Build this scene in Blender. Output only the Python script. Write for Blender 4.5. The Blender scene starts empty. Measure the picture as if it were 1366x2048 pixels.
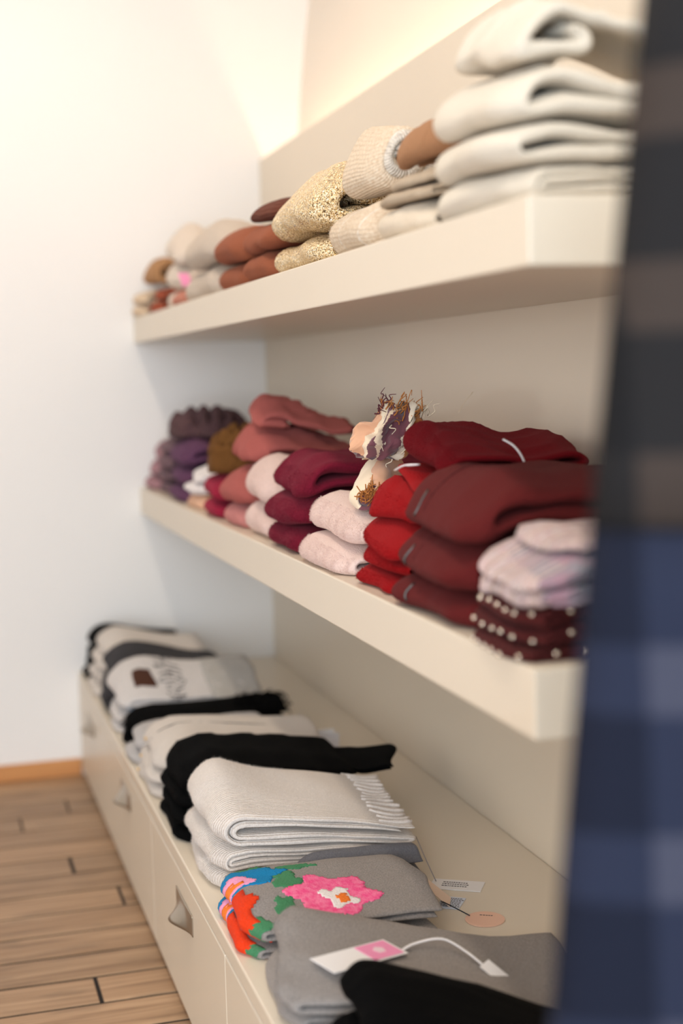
import bpy, bmesh, math, random
import numpy as np
from mathutils import Vector, Matrix

scene = bpy.context.scene
C = scene.collection

# ------------------------------------------------------------------ camera
CAM = (-0.7337, -5.0508, 1.4)
PITCH, YAW, ROLL, FPX = 0.0965, 0.2851, -0.0261, 2843.0
def cam_axes():
    cp, sp, cy, sy = math.cos(PITCH), math.sin(PITCH), math.cos(YAW), math.sin(YAW)
    f = Vector((sy*cp, cy*cp, -sp)); r = Vector((cy, -sy, 0)); u = r.cross(f)
    return r*math.cos(ROLL)+u*math.sin(ROLL), -r*math.sin(ROLL)+u*math.cos(ROLL), f
r_, u_, f_ = cam_axes()
cd = bpy.data.cameras.new('camera'); cam = bpy.data.objects.new('camera', cd); C.objects.link(cam)
cam.matrix_world = Matrix(((r_.x, u_.x, -f_.x, CAM[0]), (r_.y, u_.y, -f_.y, CAM[1]), (r_.z, u_.z, -f_.z, CAM[2]), (0, 0, 0, 1)))
cd.sensor_fit = 'VERTICAL'; cd.sensor_height = 36.0; cd.sensor_width = 24.0
cd.lens = FPX/2048*36.0
cd.clip_start = 0.05
cd.dof.use_dof = True; cd.dof.focus_distance = 2.78; cd.dof.aperture_fstop = 1.35
scene.camera = cam

# ------------------------------------------------------------------ world, light, exposure
w = bpy.data.worlds.new('world'); scene.world = w; w.use_nodes = True
w.node_tree.nodes['Background'].inputs[0].default_value = (0.80, 0.88, 1.0, 1)
w.node_tree.nodes['Background'].inputs[1].default_value = 1.0
scene.view_settings.view_transform = 'Standard'; scene.view_settings.look = 'None'
scene.view_settings.gamma = 1; scene.view_settings.use_curve_mapping = False
scene.view_settings.exposure = 0.0
scene.cycles.max_bounces = 8; scene.cycles.diffuse_bounces = 5
scene.cycles.sample_clamp_indirect = 4.0
scene.cycles.use_denoising = True
def area(name, loc, rot, sx, sy, energy, col):
    l = bpy.data.lights.new(name, 'AREA'); l.shape = 'RECTANGLE'; l.size = sx; l.size_y = sy
    l.energy = energy; l.color = col
    o = bpy.data.objects.new(name, l); C.objects.link(o); o.location = loc; o.rotation_euler = rot
    return o
# daylight through the shop window behind the camera; added warm fill at the left wall for interior bounce
area('window_daylight', (-1.7, -7.5, 1.55), (math.radians(90), 0, 0), 2.6, 2.3, 225, (0.74, 0.87, 1.0))
area('left_bounce_fill', (-3.16, -4.3, 1.6), (math.radians(90), 0, math.radians(-90)), 3.3, 1.9, 42, (1.0, 0.84, 0.68))

# ------------------------------------------------------------------ helpers
def lin(c):
    return tuple(((v/255)/12.92 if v/255 <= .04045 else ((v/255+.055)/1.055)**2.4) for v in c)
def newmat(name):
    m = bpy.data.materials.new(name); m.use_nodes = True
    return m, m.node_tree.nodes, m.node_tree.links, m.node_tree.nodes['Principled BSDF']
MATS = {}
def plain(name, rgb, rough=.5, metal=0, coat=0, noise=.03, nscale=6, bump=0, spec=.5):
    if name in MATS: return MATS[name]
    m, N, L, B = newmat(name)
    col = lin(rgb)
    tc = N.new('ShaderNodeTexCoord'); nz = N.new('ShaderNodeTexNoise'); nz.inputs['Scale'].default_value = nscale
    nz.inputs['Detail'].default_value = 4
    L.new(tc.outputs['Object'], nz.inputs['Vector'])
    mx = N.new('ShaderNodeMix'); mx.data_type = 'RGBA'
    mx.inputs[6].default_value = tuple(v*(1-noise) for v in col)+(1,); mx.inputs[7].default_value = tuple(min(1, v*(1+noise)) for v in col)+(1,)
    L.new(nz.outputs['Fac'], mx.inputs[0]); L.new(mx.outputs[2], B.inputs['Base Color'])
    B.inputs['Roughness'].default_value = rough; B.inputs['Metallic'].default_value = metal
    B.inputs['Coat Weight'].default_value = coat; B.inputs['Specular IOR Level'].default_value = spec
    if bump:
        b = N.new('ShaderNodeBump'); b.inputs['Strength'].default_value = bump; b.inputs['Distance'].default_value = .002
        n2 = N.new('ShaderNodeTexNoise'); n2.inputs['Scale'].default_value = 90; L.new(tc.outputs['Object'], n2.inputs['Vector'])
        L.new(n2.outputs['Fac'], b.inputs['Height']); L.new(b.outputs['Normal'], B.inputs['Normal'])
    MATS[name] = m; return m
def fabric(name, rgb, rgb2=None, rib=0, ribdir='Y', ribdist=.0012, fuzzy=.6, sheen=.35, mel=.5, melscale=260, spec=.15):
    """wool: melange of two yarns, optional ribs following the cloth (UV in metres), fine nap relief"""
    if name in MATS: return MATS[name]
    m, N, L, B = newmat(name)
    c1 = lin(rgb); c2 = lin(rgb2) if rgb2 else tuple(v*.72 for v in c1)
    uv = N.new('ShaderNodeUVMap'); tc = N.new('ShaderNodeTexCoord')
    nz = N.new('ShaderNodeTexNoise'); nz.inputs['Scale'].default_value = melscale; nz.inputs['Detail'].default_value = 3
    L.new(tc.outputs['Object'], nz.inputs['Vector'])
    rp = N.new('ShaderNodeMapRange'); rp.inputs[1].default_value = .35; rp.inputs[2].default_value = .65
    rp.inputs[3].default_value = 0; rp.inputs[4].default_value = max(.45, mel)
    L.new(nz.outputs['Fac'], rp.inputs[0])
    mx = N.new('ShaderNodeMix'); mx.data_type = 'RGBA'; mx.inputs[6].default_value = c1+(1,); mx.inputs[7].default_value = c2+(1,)
    L.new(rp.outputs[0], mx.inputs[0]); L.new(mx.outputs[2], B.inputs['Base Color'])
    B.inputs['Roughness'].default_value = .92; B.inputs['Specular IOR Level'].default_value = spec
    B.inputs['Sheen Weight'].default_value = sheen; B.inputs['Sheen Roughness'].default_value = .45
    B.inputs['Sheen Tint'].default_value = tuple(min(1, v*1.3+.05) for v in c1)+(1,)
    b = N.new('ShaderNodeBump'); b.inputs['Strength'].default_value = min(1, fuzzy*1.5); b.inputs['Distance'].default_value = .0022
    n2 = N.new('ShaderNodeTexNoise'); n2.inputs['Scale'].default_value = 290; n2.inputs['Detail'].default_value = 5
    L.new(tc.outputs['Object'], n2.inputs['Vector']); L.new(n2.outputs['Fac'], b.inputs['Height'])
    last = b
    if rib:
        wv = N.new('ShaderNodeTexWave'); wv.bands_direction = ribdir; wv.inputs['Scale'].default_value = .31416/rib
        wv.inputs['Distortion'].default_value = .6; wv.inputs['Detail'].default_value = 1; wv.inputs['Detail Scale'].default_value = 2
        L.new(uv.outputs['UV'], wv.inputs['Vector'])
        b2 = N.new('ShaderNodeBump'); b2.inputs['Strength'].default_value = .9; b2.inputs['Distance'].default_value = ribdist
        L.new(wv.outputs['Fac'], b2.inputs['Height']); L.new(b.outputs['Normal'], b2.inputs['Normal']); last = b2
    L.new(last.outputs['Normal'], B.inputs['Normal'])
    MATS[name] = m; return m
def glitter(name):
    m, N, L, B = newmat(name)
    tc = N.new('ShaderNodeTexCoord'); vo = N.new('ShaderNodeTexVoronoi'); vo.inputs['Scale'].default_value = 470
    L.new(tc.outputs['Object'], vo.inputs['Vector'])
    sep = N.new('ShaderNodeSeparateColor'); L.new(vo.outputs['Color'], sep.inputs[0])
    cr = N.new('ShaderNodeValToRGB'); e = cr.color_ramp.elements
    e[0].position = 0; e[0].color = lin((184, 148, 94))+(1,); e[1].position = 1; e[1].color = lin((248, 234, 208))+(1,)
    k = e.new(.55); k.color = lin((222, 196, 150))+(1,)
    L.new(sep.outputs[0], cr.inputs[0]); L.new(cr.outputs[0], B.inputs['Base Color'])
    gt = N.new('ShaderNodeMath'); gt.operation = 'GREATER_THAN'; gt.inputs[1].default_value = .64; L.new(sep.outputs[1], gt.inputs[0])
    L.new(gt.outputs[0], B.inputs['Metallic'])
    mr = N.new('ShaderNodeMapRange'); mr.inputs[3].default_value = .85; mr.inputs[4].default_value = .22; L.new(gt.outputs[0], mr.inputs[0])
    L.new(mr.outputs[0], B.inputs['Roughness'])
    geo = N.new('ShaderNodeNewGeometry')
    s = N.new('ShaderNodeVectorMath'); s.operation = 'SUBTRACT'; s.inputs[1].default_value = (.5, .5, .5); L.new(vo.outputs['Color'], s.inputs[0])
    sc = N.new('ShaderNodeVectorMath'); sc.operation = 'SCALE'; sc.inputs['Scale'].default_value = 1.1; L.new(s.outputs[0], sc.inputs[0])
    ad = N.new('ShaderNodeVectorMath'); ad.operation = 'ADD'; L.new(sc.outputs[0], ad.inputs[0]); L.new(geo.outputs['Normal'], ad.inputs[1])
    nm = N.new('ShaderNodeVectorMath'); nm.operation = 'NORMALIZE'; L.new(ad.outputs[0], nm.inputs[0]); L.new(nm.outputs[0], B.inputs['Normal'])
    MATS[name] = m; return m

def tag(o, label=None, cat=None, group=None, kind=None):
    if label: o['label'] = label
    if cat: o['category'] = cat
    if group: o['group'] = group
    if kind: o['kind'] = kind
    return o
def link(name, me, mat, parent=None, loc=None):
    o = bpy.data.objects.new(name, me); C.objects.link(o)
    if mat and not me.materials: me.materials.append(mat)
    if parent: o.parent = parent
    if loc is not None: o.location = loc
    return o
def mesh_np(name, V, F, smooth=True, uv=None):
    """V (n,3) array, F list/array of quads or tris; flips winding if inside out"""
    V = np.asarray(V, float)
    F = [tuple(int(i) for i in f) for f in F]
    tri = np.array([(f[0], f[i], f[i+1]) for f in F for i in range(1, len(f)-1)])
    a, b, c = V[tri[:, 0]], V[tri[:, 1]], V[tri[:, 2]]
    if np.einsum('ij,ij->i', a, np.cross(b, c)).sum() < 0: F = [f[::-1] for f in F]
    me = bpy.data.meshes.new(name); me.from_pydata(V.tolist(), [], F)
    if uv is not None:
        l = me.uv_layers.new(name='UVMap'); idx = np.empty(len(me.loops), int); me.loops.foreach_get('vertex_index', idx)
        l.data.foreach_set('uv', np.asarray(uv, float)[idx].ravel())
    if smooth: me.polygons.foreach_set('use_smooth', [True]*len(me.polygons))
    me.update(); return me
def box_me(name, x0, x1, y0, y1, z0, z1, bev=0, seg=2):
    bm = bmesh.new(); bmesh.ops.create_cube(bm, size=1)
    for v in bm.verts: v.co = Vector((x0+(v.co.x+.5)*(x1-x0), y0+(v.co.y+.5)*(y1-y0), z0+(v.co.z+.5)*(z1-z0)))
    if bev: bmesh.ops.bevel(bm, geom=bm.edges[:], offset=bev, segments=seg, affect='EDGES', profile=.5)
    bmesh.ops.recalc_face_normals(bm, faces=bm.faces)
    me = bpy.data.meshes.new(name); bm.to_mesh(me); bm.free(); return me
def box(name, x0, x1, y0, y1, z0, z1, mat, parent=None, bev=0, seg=2, kind=None):
    o = link(name, box_me(name, x0, x1, y0, y1, z0, z1, bev, seg), mat, parent)
    if kind: o['kind'] = kind
    return o
def empty(name, loc=(0, 0, 0)):
    o = bpy.data.objects.new(name, None); C.objects.link(o); o.location = loc; o.empty_display_size = .05; return o
def sweep_geo(path, rad, n=8, flat=None):
    """tube along a 3D polyline; rad scalar or list; flat = (a, b) scales of the section along side / up"""
    P = np.asarray(path, float); m = len(P); R = np.full(m, rad, float) if np.isscalar(rad) else np.asarray(rad, float)
    T = np.gradient(P, axis=0); T /= np.linalg.norm(T, axis=1)[:, None]+1e-12
    up = np.array([0, 0, 1.0]); V = []; prev = None
    for i in range(m):
        a = np.cross(T[i], up) if prev is None else prev-T[i]*np.dot(prev, T[i])
        if np.linalg.norm(a) < 1e-5: a = np.cross(T[i], [1, 0, 0])
        a /= np.linalg.norm(a); prev = a; b = np.cross(a, T[i])
        fa, fb = flat if flat else (1, 1)
        for k in range(n):
            th = 2*math.pi*k/n; V.append(P[i]+R[i]*(a*math.cos(th)*fa+b*math.sin(th)*fb))
    F = []
    for i in range(m-1):
        for k in range(n): F.append((i*n+k, i*n+(k+1) % n, (i+1)*n+(k+1) % n, (i+1)*n+k))
    F.append(tuple(range(n))[::-1]); F.append(tuple((m-1)*n+k for k in range(n)))
    return np.array(V), F
def sweep(name, path, rad, mat, parent=None, n=8, flat=None):
    V, F = sweep_geo(path, rad, n, flat); return link(name, mesh_np(name, V, F), mat, parent)
def spline(pts, n=8):
    """Catmull-Rom through the points"""
    P = np.asarray(pts, float); Q = np.vstack([2*P[0]-P[1], P, 2*P[-1]-P[-2]]); out = []
    for i in range(1, len(Q)-2):
        for t in np.linspace(0, 1, n, endpoint=False):
            a, b, c, d = Q[i-1], Q[i], Q[i+1], Q[i+2]
            out.append(.5*((2*b)+(c-a)*t+(2*a-5*b+4*c-d)*t*t+(-a+3*b-3*c+d)*t**3))
    out.append(P[-1]); return np.array(out)

# ------------------------------------------------------------------ dimensions of the wall unit (metres)
DEP, UX = 0.473, -0.246          # depth of the shelves; front of the drawer unit
ZT, TT = 1.6157, 0.0875          # top shelf: upper face, thickness
ZM, TM = 1.0179, 0.0933
ZP, ZU = 2.170, 0.3706           # panel top, drawer unit top
LEN = 3.404
cream = plain('cream_lacquer', (224, 212, 193), rough=.38, coat=.15, noise=.012, nscale=2)
white = plain('white_plaster', (236, 233, 229), rough=.9, noise=.012, nscale=3, bump=.05)
shop = plain('shop_wall', (168, 160, 150), rough=.9)
wallwarm = plain('cove_plaster', (238, 230, 218), rough=.9, noise=.012, nscale=3)

# ------------------------------------------------------------------ room
XW = 0.62
def room():
    ys = [-7.6, 0.0]
    # back wall behind the panel: leans gently outwards above the panel
    prof = [(XW, 0), (XW, 2.25), (XW+.012, 2.4), (XW+.035, 2.6), (XW+.065, 2.8), (XW+.085, 3.1)]
    V = []; F = []
    for y in ys:
        for x, z in prof: V.append((x, y, z))
        for x, z in reversed(prof): V.append((x+.15, y, z))
    n = 2*len(prof)
    for i in range(n): F.append((i, (i+1) % n, n+(i+1) % n, n+i))
    F += [tuple(range(n)), tuple(range(n, 2*n))[::-1]]
    o = link('wall_right', mesh_np('wall_right', V, F, smooth=False), wallwarm); o['kind'] = 'structure'
    box('wall_back', -3.35, .9, 0, .15, -.1, 3.1, white, kind='structure')
    for n_, a in (('wall_left', (-3.35, -3.2, -7.6, 0)),):
        root = box('wall_left', -3.35, -3.2, -7.6, -6.0, 0, 3.1, shop, kind='structure')
        for nm, b in (('wall_section', (-3.35, -3.2, -2.6, 0, 0, 3.1)), ('wall_section', (-3.35, -3.2, -6.0, -2.6, 0, .6)), ('wall_section', (-3.35, -3.2, -6.0, -2.6, 2.6, 3.1))):
            box(nm, *b, shop, root)
    root = box('wall_front', -3.35, .9, -7.75, -7.6, 2.75, 3.1, shop, kind='structure')
    for b in ((-3.35, -3.05, -7.75, -7.6, 0, 2.75), (-.35, .9, -7.75, -7.6, 0, 2.75), (-3.05, -.35, -7.75, -7.6, 0, .35)): box('wall_section', *b, shop, root)
    box('ceiling', -3.35, .9, -7.75, .15, 3.1, 3.25, white, kind='structure')
    wood = plain('window_wood', (120, 90, 60), .5)
    for nm, axis in (('window_1', 0), ('window_2', 1)):
        r = empty(nm); r['kind'] = 'structure'
        if axis == 0:
            for b in ((-3.05, -2.99, -7.7, -7.64, .35, 2.75), (-.41, -.35, -7.7, -7.64, .35, 2.75), (-2.99, -.41, -7.7, -7.64, .35, .41), (-2.99, -.41, -7.7, -7.64, 2.69, 2.75)): box('window_frame', *b, wood, r)
        else:
            for b in ((-3.3, -3.24, -6.0, -5.94, .6, 2.6), (-3.3, -3.24, -2.66, -2.6, .6, 2.6), (-3.3, -3.24, -5.94, -2.66, .6, .66), (-3.3, -3.24, -5.94, -2.66, 2.54, 2.6)): box('window_frame', *b, wood, r)
    # oak baseboard
    m, N, L, B = newmat('baseboard_oak'); tc = N.new('ShaderNodeTexCoord'); mp = N.new('ShaderNodeMapping'); mp.inputs['Scale'].default_value = (2, 30, 40)
    nz = N.new('ShaderNodeTexNoise'); nz.inputs['Scale'].default_value = 1; nz.inputs['Detail'].default_value = 6
    cr = N.new('ShaderNodeValToRGB'); cr.color_ramp.elements[0].color = lin((176, 112, 58))+(1,); cr.color_ramp.elements[1].color = lin((216, 156, 94))+(1,)
    L.new(tc.outputs['Object'], mp.inputs['Vector']); L.new(mp.outputs[0], nz.inputs['Vector']); L.new(nz.outputs['Fac'], cr.inputs[0]); L.new(cr.outputs[0], B.inputs['Base Color'])
    B.inputs['Roughness'].default_value = .45
    box('baseboard_back', -3.2, UX-.002, -.016, 0, 0, .06, m, bev=.004, kind='structure')
room()

def planks():
    m, N, L, B = newmat('worn_oak_plank')
    tc = N.new('ShaderNodeTexCoord'); oi = N.new('ShaderNodeObjectInfo')
    off = N.new('ShaderNodeVectorMath'); off.operation = 'SCALE'; off.inputs[0].default_value = (17, 31, 5); L.new(oi.outputs['Random'], off.inputs['Scale'])
    ad = N.new('ShaderNodeVectorMath'); ad.operation = 'ADD'; L.new(tc.outputs['Object'], ad.inputs[0]); L.new(off.outputs[0], ad.inputs[1])
    mp = N.new('ShaderNodeMapping'); mp.inputs['Scale'].default_value = (2.2, 42, 10); L.new(ad.outputs[0], mp.inputs['Vector'])
    nz = N.new('ShaderNodeTexNoise'); nz.inputs['Scale'].default_value = 1; nz.inputs['Detail'].default_value = 7; nz.inputs['Distortion'].default_value = .7
    L.new(mp.outputs[0], nz.inputs['Vector'])
    cr = N.new('ShaderNodeValToRGB'); e = cr.color_ramp.elements
    e[0].position = .25; e[0].color = lin((112, 84, 60))+(1,); e[1].position = .7; e[1].color = lin((180, 148, 116))+(1,)
    k = e.new(.42); k.color = lin((152, 120, 90))+(1,)
    L.new(nz.outputs['Fac'], cr.inputs[0])
    # dark stains / knots
    n2 = N.new('ShaderNodeTexNoise'); n2.inputs['Scale'].default_value = 1; n2.inputs['Detail'].default_value = 3
    mp2 = N.new('ShaderNodeMapping'); mp2.inputs['Scale'].default_value = (5, 22, 5); L.new(ad.outputs[0], mp2.inputs['Vector']); L.new(mp2.outputs[0], n2.inputs['Vector'])
    mr = N.new('ShaderNodeMapRange'); mr.inputs[1].default_value = .55; mr.inputs[2].default_value = .75; mr.inputs[3].default_value = 0; mr.inputs[4].default_value = .5
    L.new(n2.outputs['Fac'], mr.inputs[0])
    mx = N.new('ShaderNodeMix'); mx.data_type = 'RGBA'; mx.inputs[7].default_value = lin((84, 66, 50))+(1,)
    L.new(mr.outputs[0], mx.inputs[0]); L.new(cr.outputs[0], mx.inputs[6])
    hv = N.new('ShaderNodeHueSaturation'); mv = N.new('ShaderNodeMapRange'); mv.inputs[3].default_value = .86; mv.inputs[4].default_value = 1.14
    L.new(oi.outputs['Random'], mv.inputs[0]); L.new(mv.outputs[0], hv.inputs['Value']); L.new(mx.outputs[2], hv.inputs['Color'])
    L.new(hv.outputs[0], B.inputs['Base Color']); B.inputs['Roughness'].default_value = .5
    b = N.new('ShaderNodeBump'); b.inputs['Strength'].default_value = .35; b.inputs['Distance'].default_value = .002; L.new(nz.outputs['Fac'], b.inputs['Height']); L.new(b.outputs[0], B.inputs['Normal'])
    dark = plain('floor_gap', (30, 22, 16), .95)
    fl = box('floor', -3.35, .9, -7.75, .15, -.1, -.0022, dark, kind='structure')
    random.seed(11)
    PW = .147; known = {2: -.335, 3: -.494, 6: -.382, 8: -.277, 12: -.41, 13: .1}
    cache = {}
    for k in range(52):
        y1 = -.01-PW*k+(.01 if k == 0 else 0); y0 = -.01-PW*(k+1)
        xs = [-3.2]
        j = known.get(k, None)
        cuts = [j] if j is not None else [random.choice([-2.4, -1.9, -1.4, -.95])+random.uniform(-.1, .1)]
        c0 = cuts[0]
        while c0-1.3 > -3.0: c0 -= 1.3; cuts.append(c0)
        c0 = cuts[0]
        while c0+1.35 < .5: c0 += 1.35; cuts.append(c0)
        xs = [-3.2]+sorted(cuts)+[XW]
        for a, b_ in zip(xs[:-1], xs[1:]):
            ln = round(b_-a-.008, 2); key = (ln, round(y1-y0, 3))
            if key not in cache: cache[key] = box_me('plank', -ln/2, ln/2, -(y1-y0)/2+.005, (y1-y0)/2-.005, -.0022, 0, bev=.0008, seg=1)
            link('plank', cache[key], m, fl, ((a+b_)/2, (y0+y1)/2, random.uniform(-.0003, 0)))
planks()

# ------------------------------------------------------------------ wall unit: panel, shelves, drawer unit, cove light
def wall_unit():
    p = box('back_panel', DEP, DEP+.025, -3.75, -.0015, 0, ZP, cream, bev=.0015)
    tag(p, 'tall cream lacquered back panel behind the shelves', 'panel')
    s = box('wall_shelf', 0, DEP-.0005, -LEN, -.0015, ZT-TT, ZT, cream, bev=.003)
    tag(s, 'thick cream upper shelf holding beige, gold and rust knitwear', 'shelf')
    s = box('wall_shelf', 0, DEP-.0005, -LEN, -.0015, ZM-TM, ZM, cream, bev=.003)
    tag(s, 'thick cream middle shelf holding red, pink and purple knitwear', 'shelf')
    u = empty('drawer_unit', (.1, -1.7, 0)); tag(u, 'low cream lacquered drawer unit standing on the plank floor', 'cabinet')
    def ub(name, *a, **k):
        me = box_me(name, a[0]-.1, a[1]-.1, a[2]+1.7, a[3]+1.7, a[4], a[5], k.get('bev', 0)); return link(name, me, k.get('mat', cream), k.get('parent', u))
    ub('carcass', UX+.021, DEP-.001, -3.42, -.0015, 0.0005, ZU-.0345)
    ub('top_board', UX, DEP-.001, -3.42, -.0015, ZU-.034, ZU, bev=.003)
    steel = plain('satin_steel', (178, 166, 150), .32, metal=.9, noise=.02)
    edges = [-.002, -.78, -1.66, -2.54, -3.42]
    for k in range(4):
        a, b = edges[k]-.0015, edges[k+1]+.0015
        d = ub('drawer', UX, UX+.02, b, a, .022, ZU-.0375, bev=.0025)
        yc = (-.36, -1.20, -2.112, -2.98)[k]
        V = []; F = []; nu, nv = 19, 9
        for side in (0, 1):
            for i in range(nu):
                uu = -1+2*i/(nu-1)
                for j in range(nv):
                    v = j/(nv-1); out = .034*v**1.6*.5*(1+math.cos(math.pi*uu))+.0022-.0018*side
                    V.append((UX-out-.1, yc+1.7-uu*.096, .286-.046*v+.006*v*math.cos(math.pi*uu/2)))
        n = nu*nv
        for i in range(nu-1):
            for j in range(nv-1):
                q = (i*nv+j, (i+1)*nv+j, (i+1)*nv+j+1, i*nv+j+1); F.append(q); F.append(tuple(n+t for t in q[::-1]))
        bd = [i*nv for i in range(nu)]+[(nu-1)*nv+j for j in range(1, nv)]+[i*nv+nv-1 for i in range(nu-2, -1, -1)]+[j for j in range(nv-2, 0, -1)]
        for a_, b_ in zip(bd, bd[1:]+bd[:1]): F.append((a_, n+a_, n+b_, b_))
        h = link('handle', mesh_np('handle', V, F), steel, d); h['label'] = 'flared satin steel pull'
    # cove light in the gap between panel and wall
    m, N, L, B = newmat('led_glow'); B.inputs['Emission Color'].default_value = lin((255, 216, 182))+(1,); B.inputs['Emission Strength'].default_value = 23
    B.inputs['Base Color'].default_value = (1, .95, .85, 1)
    g = empty('cove_light', (DEP+.075, -1.8, 2.04)); tag(g, 'warm light strip hidden behind the top of the panel', 'light')
    link('light_strip', box_me('light_strip', -.012, .012, -1.75, 1.7, .012, .02), m, g)
    link('holder', box_me('holder', -.05, .072, -1.75, 1.7, 0, .011), plain('alu', (190, 190, 190), .4, metal=.8), g)
wall_unit()
def ceiling_lamps():
    glow, N, L, B = newmat('lamp_glow'); B.inputs['Emission Color'].default_value = lin((255, 232, 202))+(1,); B.inputs['Emission Strength'].default_value = 12
    ring = plain('lamp_ring', (230, 228, 224), .4)
    for i, y in enumerate((-.9, -2.4, -3.9)):
        r = empty('ceiling_lamp', (-.55, y, 3.1)); tag(r, 'round recessed warm ceiling lamp '+('nearest the end wall', 'in the middle of the lamp row', 'above the open shelf ends')[i], 'lamp', 'ceiling lamps in a row')
        bm = bmesh.new(); bmesh.ops.create_cone(bm, cap_ends=True, segments=24, radius1=.09, radius2=.09, depth=.03, matrix=Matrix.Translation((0, 0, -.015)))
        me = bpy.data.meshes.new('housing'); bm.to_mesh(me); bm.free(); link('housing', me, ring, r)
        bm = bmesh.new(); bmesh.ops.create_cone(bm, cap_ends=True, segments=24, radius1=.075, radius2=.075, depth=.006, matrix=Matrix.Translation((0, 0, -.033)))
        me = bpy.data.meshes.new('diffuser'); bm.to_mesh(me); bm.free(); link('diffuser', me, glow, r)
        l = bpy.data.lights.new('lamp_light', 'AREA'); l.shape = 'DISK'; l.size = .16; l.energy = 8; l.color = (1.0, .86, .70)
        lo = bpy.data.objects.new('lamp_light', l); C.objects.link(lo); lo.parent = r; lo.location = (0, 0, -.045)
ceiling_lamps()

# ------------------------------------------------------------------ folded knitwear
rng = np.random.default_rng(5)
def sstep(a): a = np.clip(a, 0, 1); return a*a*(3-2*a)
def arc(cx, cz, r, a0, a1, n): return [(cx+r*math.cos(t), cz+r*math.sin(t)) for t in np.linspace(math.radians(a0), math.radians(a1), n)]
def lineseg(a, b, n): return [(a[0]+(b[0]-a[0])*t, a[1]+(b[1]-a[1])*t) for t in np.linspace(0, 1, n)]
def fold_path(style, H, D):
    """centre line (depth from the front, height) of one folded cloth seen from its end; starts top back, runs over the front nose"""
    if style == 'U2':
        t = .47*H; r = (H-t)/2; c = t/2+r
        p = lineseg((D, H-t/2), (c+.012, H-t/2), 12)+arc(c, H/2, r, 90, 270, 12)+lineseg((c+.012, t/2), (D-.012, t/2), 12)
    elif style == 'U3':
        t = .315*H; r = (H-t)/2; c = t/2+r
        p = lineseg((D, H-t/2), (c+.012, H-t/2), 12)+arc(c, H/2, r, 90, 270, 14)+lineseg((c+.012, t/2), (D-t, t/2), 12)
        p += arc(D-t, t/2+.505*t, .505*t, -80, 80, 7)+lineseg((D-t-.01, 1.52*t), (c+.03, 1.52*t), 9)
    elif style == 'S':
        t = .315*H; q = .34*H
        p = lineseg((D, H-t/2), (t, H-t/2), 12)+arc(t, H-t/2-q/2, q/2, 100, 260, 9)+lineseg((t+.01, H-t/2-q), (D-t, H-t/2-q), 10)
        p += arc(D-t, H-t/2-1.5*q, q/2, 80, -80, 8)+lineseg((D-t-.01, t/2), (.01, t/2), 11)
    else:  # U4, nested double fold
        t = (.2 if style == 'U4g' else .235)*H; r = (H-t)/2; c = t/2+r; ri = (H-3*t)/2
        p = lineseg((D, H-t/2), (c+.012, H-t/2), 12)+arc(c, H/2, r, 90, 270, 14)+lineseg((c+.012, t/2), (D-t, t/2), 12)
        p += arc(D-t, t, .5*t, -80, 80, 6)+lineseg((D-t-.01, 1.5*t), (c+.012, 1.5*t), 10)+arc(c, H/2, ri*.9, 270, 90, 8)+lineseg((c+.012, H-1.52*t), (D-.03, H-1.52*t), 10)
    return np.array(p), t
def roll_path(dia, turns, t):
    p = []; R = dia/2-t/2; n = int(turns*26)
    for i in range(n+1):
        a = math.radians(-60)-2*math.pi*turns*i/n*-1; r = R-t*1.03*turns*i/n
        a = math.radians(-50)+2*math.pi*turns*i/n
        p.append((dia/2+r*math.cos(a), dia/2+r*math.sin(a)))
    return np.array(p), t

class Stack:
    def __init__(s, xf, yf, yn, zs, taper=.10, seed=0, warp=1.0, nose=.22, vsl=.08, wr=1.3, ecn=.30):
        s.xf, s.yf, s.yn, s.zs, s.taper, s.warp = xf, yf, yn, zs, taper, warp; s.h = 0.0
        g = np.random.default_rng(seed+100); s.ph = g.uniform(0, 6.28, 8); s.nose = nose; s.vsl = vsl; s.ecn = ecn; s.wr = wr
        s.K = [(g.normal(size=3)*np.array([1, 1, 1.0])*f, g.uniform(0, 6.28), a) for f, a in ((22, .0036), (30, .0032), (44, .0024), (60, .0016), (80, .0010))]
class Item: pass

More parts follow.
